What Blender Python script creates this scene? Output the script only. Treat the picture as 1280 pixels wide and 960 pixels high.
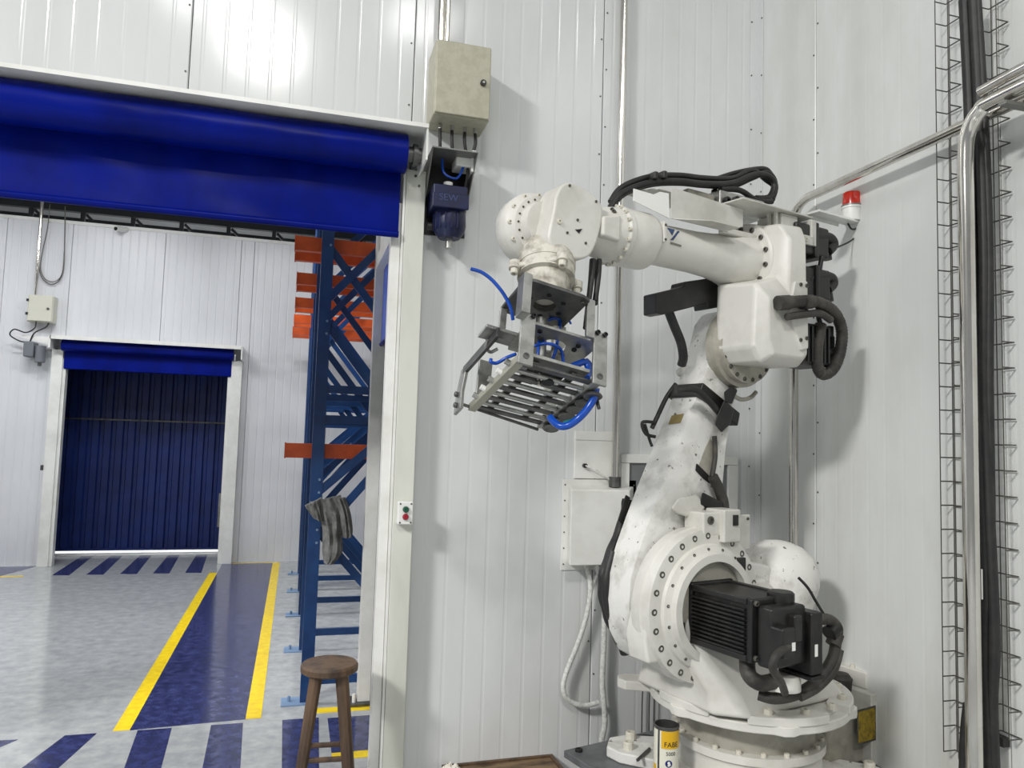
import bpy, bmesh, math, random
from mathutils import Vector, Matrix, noise
random.seed(7)
for o in list(bpy.data.objects): bpy.data.objects.remove(o)
SC = bpy.context.scene
C = SC.collection
R_ = math.radians

# ------------------------------------------------------------------ camera
FPX = 939.0
YAW, PITCH, ROLL, CH = R_(15.94), R_(4.17), R_(1.70), 1.65
F = Vector((math.sin(YAW)*math.cos(PITCH), math.cos(YAW)*math.cos(PITCH), math.sin(PITCH)))
R0 = Vector((math.cos(YAW), -math.sin(YAW), 0)); U0 = R0.cross(F)
RT = R0*math.cos(ROLL)+U0*math.sin(ROLL); UP = U0*math.cos(ROLL)-R0*math.sin(ROLL)
CAM = Vector((0, 0, CH))
cd = bpy.data.cameras.new('camera'); cam = bpy.data.objects.new('camera', cd); C.objects.link(cam)
cd.sensor_fit = 'HORIZONTAL'; cd.sensor_width = 36; cd.lens = 36*FPX/1280; cd.clip_end = 100; cd.clip_start = .05
m = Matrix((RT, UP, -F)).transposed().to_4x4(); m.translation = CAM; cam.matrix_world = m
SC.camera = cam

# ------------------------------------------------------------------ world, lamps, exposure
w = bpy.data.worlds.new('world'); SC.world = w; w.use_nodes = True
w.node_tree.nodes['Background'].inputs[0].default_value = (.93, .97, 1.0, 1)
w.node_tree.nodes['Background'].inputs[1].default_value = .30
def lamp(loc, sx, sy, power, col=(1, .985, .962), rot=(0, 0, 0)):
    l = bpy.data.lights.new('ceiling_or_daylight_lamp', 'AREA'); l.shape = 'RECTANGLE'; l.size = sx; l.size_y = sy; l.energy = power; l.color = col
    o = bpy.data.objects.new('ceiling_or_daylight_lamp', l); C.objects.link(o); o.location = loc; o.rotation_euler = rot
    return o
# high bay lamps of the near hall (above and behind the viewer)
lamp((-.83, -5.6, 8.0), .9, .9, 330)
lamp((-8.5, -3.4, 8.0), 1.8, 1.8, 2050)
lamp((-1.5, -4.2, 8.0), 1.3, 1.3, 100)
lamp((1.6, -4.0, 8.0), 1.0, 1.0, 60)
# lamps under the roof of the far hall
lamp((-2.6, 5.6, 4.55), 1.2, .3, 62, (.97, .985, 1))
lamp((-2.6, 7.8, 4.55), 1.2, .3, 62, (.97, .985, 1))
lamp((-.5, 7.2, 4.55), 1.2, .3, 60, (.97, .985, 1))
lamp((2.4, 6.5, 4.55), 1.2, .3, 60, (.97, .985, 1))
lamp((-5.2, 7.2, 4.55), 1.2, .3, 75, (.97, .985, 1))
# added lamp standing in for daylight behind the far door, also lifting the truss
lamp((-1.8, 12.3, 4.4), 2.5, 1.2, 260, (.95, .98, 1))
vs = SC.view_settings
vs.view_transform = 'Standard'; vs.look = 'None'; vs.gamma = 1; vs.exposure = 0; vs.use_curve_mapping = False

# ------------------------------------------------------------------ helpers: pixel -> place in the world
def ray(x, y): return F+RT*((x-640)/FPX)-UP*((y-480)/FPX)
def onp(x, y, n, o):
    r = ray(x, y); return CAM+r*((Vector(o)-CAM).dot(n)/r.dot(n))
def aty(x, y, Y): return onp(x, y, Vector((0, 1, 0)), (0, Y, 0))
def atx(x, y, X): return onp(x, y, Vector((1, 0, 0)), (X, 0, 0))
def atz(x, y, Z=0): return onp(x, y, Vector((0, 0, 1)), (0, 0, Z))
# robot frame: u along the forearm, v along the shoulder axis
RA = R_(15)
RU = Vector((-math.cos(RA), -math.sin(RA), 0)); RVV = Vector((math.sin(RA), -math.cos(RA), 0))
RB = Vector((1.8196, 2.7510, 0)); ZP = .34
def rv(x, y, v):
    d = onp(x, y, RVV, RB+RVV*v)-RB; return Vector((d.dot(RU), v, d.z))
def ru(x, y, u):
    d = onp(x, y, RU, RB+RU*u)-RB; return Vector((u, d.dot(RVV), d.z))
def rz(x, y, z):
    d = atz(x, y, z)-RB; return Vector((d.dot(RU), d.dot(RVV), z))
def chaikin(p, n=2):
    for _ in range(n):
        q = []
        for i in range(len(p)):
            a, b = Vector(p[i]), Vector(p[(i+1) % len(p)]); q += [a*.75+b*.25, a*.25+b*.75]
        p = q
    return p
# gripper frame: a to the right, b to the back, s downwards along the tool
TA = Vector((.9776, .0842, -.1931)).normalized(); TT = Vector((-.1503, -.3637, -.9193)).normalized()
TA = (TA-TT*TA.dot(TT)).normalized(); TB = TA.cross(TT)
TO = RB+RU*1.02+RVV*.02+Vector((0, 0, 2.4))+TT*.30+TB*.035
def tp(x, y, s):
    d = onp(x, y, TT, TO+TT*s)-TO; return Vector((d.dot(TA), d.dot(TB), s))
def tb(x, y, b):
    d = onp(x, y, TB, TO+TB*b)-TO; return Vector((d.dot(TA), b, d.dot(TT)))

# ------------------------------------------------------------------ materials
def srgb(r, g, b):
    f = lambda c: (c/255/12.92) if c <= 10 else ((c/255+.055)/1.055)**2.4
    return (f(r), f(g), f(b), 1)
MATS = {}
def mat(name, col, rough=.5, metal=0., var=None, scale=6., bump=0., bscale=40., stretch=(1, 1, 1), lo=.4, hi=.65, coat=0., detail=5., spec=.5, rvar=0., speck=None):
    m = bpy.data.materials.new(name); m.use_nodes = True; nt = m.node_tree; b = nt.nodes['Principled BSDF']
    b.inputs['Base Color'].default_value = col; b.inputs['Roughness'].default_value = rough; b.inputs['Metallic'].default_value = metal
    b.inputs['Coat Weight'].default_value = coat; b.inputs['Specular IOR Level'].default_value = spec
    tc = nt.nodes.new('ShaderNodeTexCoord'); mp = nt.nodes.new('ShaderNodeMapping'); mp.inputs['Scale'].default_value = stretch
    nt.links.new(tc.outputs['Object'], mp.inputs['Vector'])
    if var is not None:
        n = nt.nodes.new('ShaderNodeTexNoise'); n.inputs['Scale'].default_value = scale; n.inputs['Detail'].default_value = detail; n.inputs['Roughness'].default_value = .62
        rp = nt.nodes.new('ShaderNodeMapRange'); rp.inputs[1].default_value = lo; rp.inputs[2].default_value = hi
        mx = nt.nodes.new('ShaderNodeMix'); mx.data_type = 'RGBA'; mx.inputs[6].default_value = col; mx.inputs[7].default_value = var
        nt.links.new(mp.outputs[0], n.inputs['Vector']); nt.links.new(n.outputs[0], rp.inputs[0]); nt.links.new(rp.outputs[0], mx.inputs[0]); nt.links.new(mx.outputs[2], b.inputs['Base Color'])
        if rvar:
            rr = nt.nodes.new('ShaderNodeMapRange'); rr.inputs[3].default_value = rough; rr.inputs[4].default_value = rough+rvar
            nt.links.new(rp.outputs[0], rr.inputs[0]); nt.links.new(rr.outputs[0], b.inputs['Roughness'])
    if speck is not None:
        n3 = nt.nodes.new('ShaderNodeTexNoise'); n3.inputs['Scale'].default_value = 34; n3.inputs['Detail'].default_value = 4
        r3 = nt.nodes.new('ShaderNodeMapRange'); r3.inputs[1].default_value = .66; r3.inputs[2].default_value = .70
        m3 = nt.nodes.new('ShaderNodeMix'); m3.data_type = 'RGBA'; m3.inputs[7].default_value = speck
        nt.links.new(tc.outputs['Object'], n3.inputs['Vector']); nt.links.new(n3.outputs[0], r3.inputs[0]); nt.links.new(r3.outputs[0], m3.inputs[0])
        src = b.inputs['Base Color'].links[0].from_socket if b.inputs['Base Color'].links else None
        if src: nt.links.new(src, m3.inputs[6])
        else: m3.inputs[6].default_value = col
        nt.links.new(m3.outputs[2], b.inputs['Base Color'])
    if bump:
        n2 = nt.nodes.new('ShaderNodeTexNoise'); n2.inputs['Scale'].default_value = bscale; n2.inputs['Detail'].default_value = 3
        bp = nt.nodes.new('ShaderNodeBump'); bp.inputs['Strength'].default_value = bump; bp.inputs['Distance'].default_value = .01
        nt.links.new(mp.outputs[0], n2.inputs['Vector']); nt.links.new(n2.outputs[0], bp.inputs['Height']); nt.links.new(bp.outputs[0], b.inputs['Normal'])
    MATS[name] = m; return m
panel_m = mat('white panel paint', srgb(214, 216, 216), .12, var=srgb(202, 203, 200), scale=1.6, bump=.02, bscale=5, stretch=(1, 1, .35), lo=.45, hi=.75, rvar=.06)
panelr_m = mat('white panel paint, right wall', srgb(220, 222, 220), .3, var=srgb(200, 200, 194), scale=2.2, bump=.05, bscale=6, stretch=(1, 1, .3), lo=.45, hi=.75)
panelf_m = mat('white panel paint, far wall', srgb(222, 223, 226), .3, var=srgb(210, 211, 214), scale=1.2, bump=.05, bscale=5, stretch=(1, 1, .35))
trim_m = mat('white trim paint', srgb(232, 232, 228), .35, var=srgb(218, 218, 212), scale=5)
post_m = mat('post paint', srgb(214, 215, 206), .4, var=srgb(196, 197, 186), scale=3, stretch=(1, 1, .3))
slab_m = mat('wall core', srgb(150, 150, 146), .8)
floor_m = mat('grey epoxy', srgb(180, 182, 182), .06, var=srgb(150, 154, 156), scale=11, bump=.012, bscale=3, lo=.35, hi=.7, stretch=(1, 1, 1), detail=9, rvar=.12)
fblue_m = mat('blue floor paint', srgb(64, 70, 116), .08, var=srgb(36, 41, 80), scale=16, lo=.38, hi=.62, detail=9, rvar=.12)
fyel_m = mat('yellow floor paint', srgb(250, 218, 10), .35, var=srgb(232, 196, 10), scale=20)
ceil_m = mat('dark roof sheet', srgb(150, 151, 152), .7)
steel_dark = mat('dark truss steel', srgb(34, 36, 40), .6)
blue_pvc = mat('blue pvc curtain', srgb(5, 24, 124), .34, var=srgb(4, 18, 100), scale=3, bump=.22, bscale=4, stretch=(1, 1, .6), spec=.09)
blue_door = mat('blue corrugated steel', srgb(22, 42, 104), .4, var=srgb(16, 32, 84), scale=3)
rackb = mat('rack blue paint', srgb(24, 62, 112), .35, var=srgb(17, 50, 96), scale=8)
racko = mat('rack orange paint', srgb(206, 84, 30), .4, var=srgb(186, 72, 26), scale=8)
plate_m = mat('foot plate zinc blue', srgb(120, 146, 178), .4)
steel = mat('stainless steel', srgb(226, 223, 217), .14, 1., var=srgb(196, 191, 183), scale=10, stretch=(1, 1, .2))
steel_b = mat('brushed aluminium', srgb(178, 178, 174), .38, .85, var=srgb(148, 148, 144), scale=14, bump=.05, bscale=60)
steel_d = mat('dark brushed steel', srgb(110, 110, 108), .42, .8, var=srgb(82, 82, 82), scale=12)
wire_m = mat('wire', srgb(96, 94, 90), .4, .7)
beige = mat('beige cabinet paint', srgb(178, 175, 156), .4, var=srgb(166, 163, 142), scale=26, bump=.06, bscale=90)
beige_f = mat('light cabinet paint', srgb(206, 205, 190), .4)
robot_m = mat('robot white paint', srgb(212, 210, 203), .38, var=srgb(186, 183, 174), scale=5, bump=.1, bscale=16, lo=.45, hi=.78)
robot_d = mat('dusty robot paint', srgb(222, 221, 216), .5, var=srgb(178, 175, 168), scale=9, bump=.3, bscale=22, lo=.48, hi=.72, speck=srgb(104, 100, 92))
robot_k = mat('greasy robot paint', srgb(206, 202, 190), .5, var=srgb(116, 109, 94), scale=16, bump=.25, bscale=30, lo=.45, hi=.7)
robot_g = mat('robot grey sealed joint', srgb(172, 168, 156), .45, var=srgb(140, 136, 124), scale=9)
rsheet = mat('robot sheet metal', srgb(206, 205, 198), .42, var=srgb(186, 184, 176), scale=7)
black = mat('black rubber', srgb(26, 26, 27), .5, var=srgb(40, 39, 38), scale=20, bump=.1)
blackm = mat('black motor paint', srgb(20, 20, 21), .38, var=srgb(38, 37, 35), scale=14, bump=.05)
hose_m = mat('dusty hose', srgb(46, 44, 41), .6, var=srgb(78, 74, 68), scale=14, bump=.2, bscale=60)
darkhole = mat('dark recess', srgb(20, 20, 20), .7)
bolt_m = mat('bolt steel', srgb(96, 94, 88), .4, .6)
boltw_m = mat('painted bolt', srgb(208, 204, 190), .45)
bluehose = mat('blue pneumatic hose', srgb(10, 70, 168), .25)
greenpart = mat('green sleeve', srgb(22, 110, 110), .3)
red_m = mat('red lens', srgb(206, 44, 22), .22, var=srgb(176, 30, 14), scale=30)
whitepl = mat('white plastic', srgb(232, 232, 228), .3)
motorblue = mat('motor blue paint', srgb(20, 29, 70), .35, var=srgb(13, 20, 52), scale=12)
greybr = mat('grey bracket', srgb(128, 128, 124), .4, .5)
wood = mat('dark worn wood', srgb(98, 76, 56), .55, var=srgb(58, 44, 34), scale=14, bump=.25, bscale=50, stretch=(1, 1, .15))
wood2 = mat('dusty plywood', srgb(128, 106, 78), .7, var=srgb(74, 58, 42), scale=22, bump=.3, bscale=60, stretch=(.3, 1, 1))
cloth_m = mat('grey work cloth', srgb(122, 122, 119), .9, var=srgb(88, 88, 86), scale=18, bump=.3, bscale=90)
rag_m = mat('white rag', srgb(226, 222, 210), .9, bump=.3)
pedestal_m = mat('grey pedestal steel', srgb(120, 122, 124), .45, .3, var=srgb(96, 98, 100), scale=7)
yellowlab = mat('worn yellow label', srgb(150, 126, 22), .6, var=srgb(96, 82, 24), scale=40)
goldlab = mat('gold label', srgb(140, 122, 66), .5)
canw = mat('can label white', srgb(216, 214, 198), .35)
cany = mat('can label yellow', srgb(214, 168, 20), .35)
navy = mat('navy print', srgb(26, 34, 100), .4)
blackpr = mat('black print', srgb(20, 18, 18), .5)
logob = mat('logo blue', srgb(44, 66, 104), .45)
logog = mat('logo grey', srgb(120, 118, 108), .5)
green_btn = mat('green button', srgb(14, 78, 58), .3)
red_btn = mat('red button', srgb(150, 18, 40), .3)
cream_cond = mat('foil tape conduit', srgb(226, 226, 222), .4, 0, var=srgb(190, 190, 186), scale=60, bump=.3, bscale=80)
outside_m = mat('white ground for daylight strip', srgb(246, 246, 242), .8)

# ------------------------------------------------------------------ mesh helpers
def V(*a): return Vector(a)
def frame(axis):
    z = Vector(axis).normalized(); x = z.orthogonal().normalized(); return x, z.cross(x), z
def smooth_path(pts, k=6):
    pts = [Vector(p) for p in pts]
    if len(pts) < 3: return pts
    out = []
    for i in range(len(pts)-1):
        p0 = pts[max(i-1, 0)]; p1 = pts[i]; p2 = pts[i+1]; p3 = pts[min(i+2, len(pts)-1)]
        for j in range(k):
            t = j/k
            out.append(.5*((2*p1)+(p2-p0)*t+(2*p0-5*p1+4*p2-p3)*t*t+(3*p1-p0-3*p2+p3)*t**3))
    out.append(pts[-1]); return out
class MB:
    def __init__(s): s.v = []; s.f = []
    def add(s, vs, fs):
        n = len(s.v); s.v += [Vector(q) for q in vs]; s.f += [tuple(i+n for i in q) for q in fs]; return s
    def box(s, c, d, rz=0, axes=None):
        c = Vector(c); x, y, z = (V(1, 0, 0), V(0, 1, 0), V(0, 0, 1)) if axes is None else [Vector(a) for a in axes]
        if rz: x, y = x*math.cos(rz)+y*math.sin(rz), y*math.cos(rz)-x*math.sin(rz)
        vs = [c+x*(i*d[0]/2)+y*(j*d[1]/2)+z*(k*d[2]/2) for k in(-1, 1) for j in(-1, 1) for i in(-1, 1)]
        return s.add(vs, [(0, 2, 3, 1), (4, 5, 7, 6), (0, 1, 5, 4), (2, 6, 7, 3), (0, 4, 6, 2), (1, 3, 7, 5)])
    def bb(s, x0, x1, y0, y1, z0, z1): return s.box(((x0+x1)/2, (y0+y1)/2, (z0+z1)/2), (abs(x1-x0), abs(y1-y0), abs(z1-z0)))
    def loft(s, rings, closed=True, cap=True):
        n = len(rings[0]); b = len(s.v); fs = []
        for r in rings: s.v += [Vector(q) for q in r]
        for i in range(len(rings)-1):
            for j in range(n if closed else n-1):
                k = (j+1) % n; fs.append((b+i*n+j, b+i*n+k, b+(i+1)*n+k, b+(i+1)*n+j))
        if cap: fs += [tuple(b+j for j in range(n))[::-1], tuple(b+(len(rings)-1)*n+j for j in range(n))]
        s.f += fs; return s
    def lathe(s, prof, o, axis, n=32, a0=0, a1=None):
        x, y, z = frame(axis); o = Vector(o)
        if a1 is None:
            return s.loft([[o+z*d+(x*math.cos(2*math.pi*i/n)+y*math.sin(2*math.pi*i/n))*max(r, 1e-4) for i in range(n)] for d, r in prof])
    def cyl(s, p0, p1, r, r1=None, n=20):
        p0 = Vector(p0); p1 = Vector(p1); return s.lathe([(0, r), ((p1-p0).length, r if r1 is None else r1)], p0, p1-p0, n)
    def ring(s, o, axis, ri, ro, d0, d1, n=40):
        return s.lathe_open([(d0, ri), (d0, ro), (d1, ro), (d1, ri), (d0, ri)], o, axis, n)
    def lathe_open(s, prof, o, axis, n=40):
        x, y, z = frame(axis); o = Vector(o)
        return s.loft([[o+z*d+(x*math.cos(2*math.pi*i/n)+y*math.sin(2*math.pi*i/n))*r for i in range(n)] for d, r in prof], cap=False)
    def tube(s, pts, r, n=10, k=6, sm=True):
        P = smooth_path(pts, k) if sm else [Vector(p) for p in pts]
        rings = []; prev = None
        for i, p in enumerate(P):
            t = (P[min(i+1, len(P)-1)]-P[max(i-1, 0)]).normalized()
            if prev is None: x = t.orthogonal().normalized()
            else: x = (prev-t*prev.dot(t)).normalized()
            prev = x; y = t.cross(x)
            rr = r(i/(len(P)-1)) if callable(r) else r
            rings.append([p+(x*math.cos(2*math.pi*j/n)+y*math.sin(2*math.pi*j/n))*rr for j in range(n)])
        return s.loft(rings)
    def prism(s, outline, o, ex, ey, ed, d0, d1):
        o, ex, ey, ed = Vector(o), Vector(ex), Vector(ey), Vector(ed)
        return s.loft([[o+ex*a+ey*b+ed*d for a, b in outline] for d in(d0, d1)])
    def plate_hole(s, hx, hy, r, t, c=(0, 0, 0), axes=None, n=32, hole=(0, 0)):
        x, y, z = (V(1, 0, 0), V(0, 1, 0), V(0, 0, 1)) if axes is None else axes
        c = Vector(c); o = []; i_ = []
        for j in range(n):
            a = 2*math.pi*(j+.5)/n; ca, sa = math.cos(a), math.sin(a); k = min(hx/abs(ca), hy/abs(sa))
            o.append((ca*k, sa*k)); i_.append((hole[0]+ca*r, hole[1]+sa*r))
        P = lambda q, d: c+x*q[0]+y*q[1]+z*d
        return s.loft([[P(q, 0) for q in i_], [P(q, 0) for q in o], [P(q, t) for q in o], [P(q, t) for q in i_], [P(q, 0) for q in i_]], cap=False)
    def mesh(s, name, off=None, sm=30):
        me = bpy.data.meshes.new(name); o = Vector(off) if off else V(0, 0, 0)
        me.from_pydata([tuple(q-o) for q in s.v], [], s.f)
        bm = bmesh.new(); bm.from_mesh(me); bmesh.ops.remove_doubles(bm, verts=bm.verts, dist=1e-6)
        bmesh.ops.recalc_face_normals(bm, faces=bm.faces); bm.to_mesh(me); bm.free()
        if sm:
            for p in me.polygons: p.use_smooth = True
            me.set_sharp_from_angle(angle=R_(sm))
        return me
    def build(s, name, material, parent=None, off=None, bevel=0, seg=2, sm=30, ang=35):
        me = s.mesh(name, off, 180 if bevel and False else sm); me.materials.append(material)
        o = bpy.data.objects.new(name, me); C.objects.link(o); o.parent = parent
        if bevel:
            b = o.modifiers.new('bevel', 'BEVEL'); b.width = bevel; b.segments = seg; b.limit_method = 'ANGLE'; b.angle_limit = R_(ang); b.harden_normals = True
        return o
def tag(o, label, cat=None, group=None, kind=None):
    if label: o['label'] = label
    if cat: o['category'] = cat
    if group: o['group'] = group
    if kind: o['kind'] = kind
    return o
def empty(name, loc=(0, 0, 0), rz=0):
    o = bpy.data.objects.new(name, None); C.objects.link(o); o.empty_display_size = .05; o.location = loc; o.rotation_euler = (0, 0, rz); return o
def mesh_obj(name, me, parent=None, mtx=None):
    o = bpy.data.objects.new(name, me); C.objects.link(o); o.parent = parent
    if mtx is not None: o.matrix_local = mtx
    return o
def axis_mtx(p, axis):
    x, y, z = frame(axis); mm = Matrix((x, y, z)).transposed().to_4x4(); mm.translation = Vector(p); return mm
BOLT = {}
def bolt(p, axis, r, h, parent, material=None, off=None, name='bolt', socket=True):
    key = (round(r, 4), round(h, 4), material.name if material else '')
    if key not in BOLT:
        b = MB(); b.lathe([(0, r), (h*.85, r), (h, r*.85)] + ([(h, r*.5), (h*.4, r*.48)] if socket else []), (0, 0, 0), (0, 0, 1), 10)
        me = b.mesh('bolt'); me.materials.append(material or bolt_m); BOLT[key] = me
    q = Vector(p)-(Vector(off) if off else V(0, 0, 0))
    return mesh_obj(name, BOLT[key], parent, axis_mtx(q, axis))
def text_mesh(txt, size, ext=.0004):
    cu = bpy.data.curves.new('txt', 'FONT'); cu.body = txt; cu.size = size; cu.extrude = ext; cu.align_x = 'CENTER'; cu.align_y = 'CENTER'
    o = bpy.data.objects.new('txt', cu); C.objects.link(o); dg = bpy.context.evaluated_depsgraph_get(); dg.update()
    me = bpy.data.meshes.new_from_object(o.evaluated_get(dg)); bpy.data.objects.remove(o); return me

# ================================================================== THE SETTING
D = 3.55; WX = 2.393; FY = 10.15
fl = MB().bb(-7, 6, -7, 13.5, -.12, 0).build('floor', floor_m, sm=0); tag(fl, 'glossy grey epoxy floor with painted stripes', kind='structure')
def paint(name, pts, material, h=.0015):
    b = MB(); b.prism([(p[0], p[1]) for p in pts], (0, 0, 0), (1, 0, 0), (0, 1, 0), (0, 0, 1), 0, h); return b.build(name, material, fl, sm=0)
paint('yellow_line', [(-.875, 4.636), (-.79, 4.636), (-.79, 9.43), (-.875, 9.43)], fyel_m, .003)
paint('yellow_line', [(-.195, 4.677), (-.11, 4.677), (-.11, 10.08), (-.195, 10.08)], fyel_m, .003)
paint('blue_lane', [(-.79, 4.63), (-.195, 4.677), (-.195, 10.12), (-.79, 10.12)], fblue_m)
paint('yellow_line', [(-.72, 10.05), (-.195, 10.05), (-.195, 10.09), (-.72, 10.09)], fyel_m, .003)
# zebra stripes at the near doorway
for (xa, xb), (xc, xd) in (((-1.103, -.95), (-1.31, -1.11)), ((-.749, -.577), (-.69, -.525)), ((-.374, -.205), (-.345, -.165)), ((.008, .211), (.02, .185))):
    paint('blue_stripe', [(xc, 3.66), (xd, 3.66), (xb, 4.62), (xa, 4.62)], fblue_m)
paint('blue_stripe', [(-2.1, 3.66), (-1.9, 3.66), (-1.32, 4.61), (-1.5, 4.62)], fblue_m)
paint('blue_stripe', [(.26, 4.1), (.55, 4.1), (.55, 4.6), (.26, 4.6)], fblue_m)
paint('yellow_line', [(.26, 4.02), (.62, 4.02), (.62, 4.1), (.26, 4.1)], fyel_m, .003)
paint('yellow_line', [(.2, 4.69), (.62, 4.69), (.62, 4.77), (.2, 4.77)], fyel_m, .003)
# zebra stripes at the far door
for i in range(5):
    x0 = -2.50+i*.34
    paint('blue_stripe', [(x0, 9.47), (x0+.175, 9.45), (x0+.10, 10.80), (x0-.035, 10.80)], fblue_m)
paint('blue_stripe', [(-4.2, 9.5), (-3.0, 9.5), (-2.83, 10.08), (-4.2, 10.08)], fblue_m)
paint('yellow_line', [(-4.2, 9.44), (-2.76, 9.42), (-2.78, 9.47), (-4.2, 9.49)], fyel_m, .003)

def panel_mesh(width, z0, z1, pitch=.098, name='panel', groove=.0008):
    # ribbed sandwich panel sheet: profile in x, thickness towards -y
    pr = [(0, .004), (.004, 0)]
    x = pitch*.5
    while x < width-.03:
        pr += [(x-.009, 0), (x-.004, groove), (x+.004, groove), (x+.009, 0)]; x += pitch
    pr += [(width-.004, 0), (width, .004)]
    b = MB(); front = [(px, py) for px, py in pr]
    ol = front+[(width, .03), (0, .03)]
    b.loft([[V(px, py, z) for px, py in ol] for z in (z0, z1)])
    return b.mesh(name, sm=0)
def panel_row(parent, xs, z0, z1, material, place, groove=.0008):
    for a, b in zip(xs, xs[1:]):
        me = panel_mesh(b-a-.004, z0, z1, groove=groove); me.materials.append(material)
        o = mesh_obj('panel', me, parent, place(a+.002))
ZT = 5.6
wn = MB().bb(.47, WX+.15, D+.03, D+.12, 0, ZT).bb(-2.4, .47, D+.03, D+.12, 2.75, ZT).bb(-6.6, -2.4, D+.03, D+.12, 0, ZT).build('wall_front', slab_m, sm=0)
tag(wn, 'white ribbed panel wall with the roll-up doorway', kind='structure')
T = lambda x: Matrix.Translation((x, D, 0))
panel_row(wn, [-2.555, -1.546, -.537, .47], 2.75, ZT, panel_m, T)
panel_row(wn, [.47, 1.463, WX-.012], 0, ZT, panel_m, T)
panel_row(wn, [-6.56, -5.56, -4.56, -3.56, -2.56], 0, ZT, panel_m, T)
# corner angle trim
ct = MB().bb(WX-.052, WX-.004, D-.006, D-.001, 0, ZT).bb(WX-.006, WX-.001, D-.052, D-.001, 0, ZT).build('trim_1', panel_m, sm=0); tag(ct, 'white corner angle trim', kind='structure')
wr = MB().bb(WX+.03, WX+.13, -4.5, D+.03, 0, ZT).build('wall_right', slab_m, sm=0); tag(wr, 'white ribbed panel wall behind the pipes', kind='structure')
def TRp(y):  # panel x axis runs towards -y of the world, sheet faces -x
    mm = Matrix(((0, 1, 0, WX), (-1, 0, 0, y), (0, 0, 1, 0), (0, 0, 0, 1))); return mm
ys = [3.548, 3.06, 2.06, 1.06, .06, -.94, -1.94, -2.94, -3.94]
for a, b in zip(ys, ys[1:]):
    me = panel_mesh(a-b-.004, 0, ZT, groove=.0004); me.materials.append(panelr_m); mesh_obj('panel', me, wr, TRp(a))
# fixing screws along the panel seams
for xs_, zz0 in ((-.552, 3.25), (.452, 3.25), (1.448, .35), (1.478, .5), (WX-.045, .3)):
    z = zz0
    while z < 5.3:
        if not (1.3 < xs_ < 1.6 and .9 < z < 1.8): bolt((xs_, D-(.006 if xs_ > 2 else 0), z), (0, -1, 0), .0045, .003, wn, bolt_m, name='screw')
        z += .31
for yy, zz0 in ((3.075, .3), (3.045, .45), (D-.045, .4)):
    z = zz0
    while z < 5.3:
        bolt((WX-(.006 if yy > 3.4 else 0), yy, z), (-1, 0, 0), .0045, .003, wr, bolt_m, name='screw'); z += .33
# far hall
wf = MB().bb(-6.5, -2.72, FY+.03, FY+.1, 0, 4.1).bb(-.78, 3.5, FY+.03, FY+.1, 0, 4.1).bb(-2.72, -.78, FY+.03, FY+.1, 2.62, 4.1).build('wall_back', slab_m, sm=0)
tag(wf, 'white ribbed panel wall of the far hall', kind='structure')
TF = lambda x: Matrix.Translation((x, FY, 0))
panel_row(wf, [-6.3, -5.3, -4.3, -3.42, -2.72], 0, 4.1, panelf_m, TF, .0026)
panel_row(wf, [-2.72, -1.68, -.78], 2.62, 4.1, panelf_m, TF, .0026)
panel_row(wf, [-.78, -.62, .38, 1.38, 2.38, 3.4], 0, 4.1, panelf_m, TF, .0026)
tr = MB().bb(-6.4, 3.5, FY-.01, FY+.11, 4.1, 4.14).build('trim_2', trim_m, sm=0); tag(tr, 'white capping along the top of the far wall', kind='structure')
cl = MB().bb(-6.6, 3.6, D+.12, 13.4, 4.9, 4.96).build('ceiling', ceil_m, sm=0); tag(cl, 'dark roof of the far hall', kind='structure')
wb = MB().bb(-6.6, 3.6, 13.3, 13.4, 2.9, 4.9).build('wall_back_upper', ceil_m, sm=0); tag(wb, 'dark sheeting behind the roof truss', kind='structure')
wl = MB().bb(-6.6, -6.5, D+.12, 13.4, 0, 4.9).build('wall_left', panelf_m, sm=0); tag(wl, 'white wall at the left of the far hall', kind='structure')
wr2 = MB().bb(3.5, 3.6, D+.12, 13.4, 0, 4.9).build('wall_right_far', panelf_m, sm=0); tag(wr2, 'white wall at the right of the far hall', kind='structure')
# recess of the far door
jb = MB().bb(-3.06, -2.99, FY+.1, 11.05, 0, 2.9).bb(-.7, -.64, FY+.1, 11.05, 0, 2.9).bb(-3.06, -.64, FY+.1, 11.05, 2.9, 2.96).build('trim_3', slab_m, sm=0); tag(jb, 'recess around the far door', kind='structure')

# roof truss above the far wall
def strut(b, p, q, wd, th):
    p, q = Vector(p), Vector(q); z = (q-p).normalized(); x = V(0, 1, 0); y = z.cross(x).normalized(); x = y.cross(z)
    return b.box((p+q)/2, (wd, th, (q-p).length), axes=(x, y, z))
def truss(Y, lab):
    t = empty('roof_truss', (-1.5, Y, 4.0)); off = (-1.5, Y, 4.0)
    MB().bb(-6.4, 3.4, Y-.04, Y+.04, 4.47, 4.56).build('top_chord', steel_dark, t, off, sm=0)
    MB().bb(-6.4, 3.4, Y-.04, Y+.04, 3.88, 3.96).build('bottom_chord', steel_dark, t, off, sm=0)
    x = -5.87
    while x < 3:
        strut(MB(), (x, Y, 3.96), (x, Y, 4.47), .05, .05).build('web_post', steel_dark, t, off, sm=0)
        strut(MB(), (x+.04, Y, 4.45), (x+.56, Y, 3.96), .035, .035).build('web_diagonal', steel_dark, t, off, sm=0)
        x += .605
    tag(t, lab, 'truss')
truss(11.0, 'dark steel roof truss seen over the top of the far white wall')
for i in range(2):
    pl = MB().bb(-6.4, 3.4, 11.9+i*.7, 11.96+i*.7, 4.5, 4.62).build('purlin', steel_dark, sm=0)
    tag(pl, ['dark steel purlin just behind the roof truss', 'dark steel purlin farthest back under the dark roof'][i], 'beam', 'roof purlins')

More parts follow.
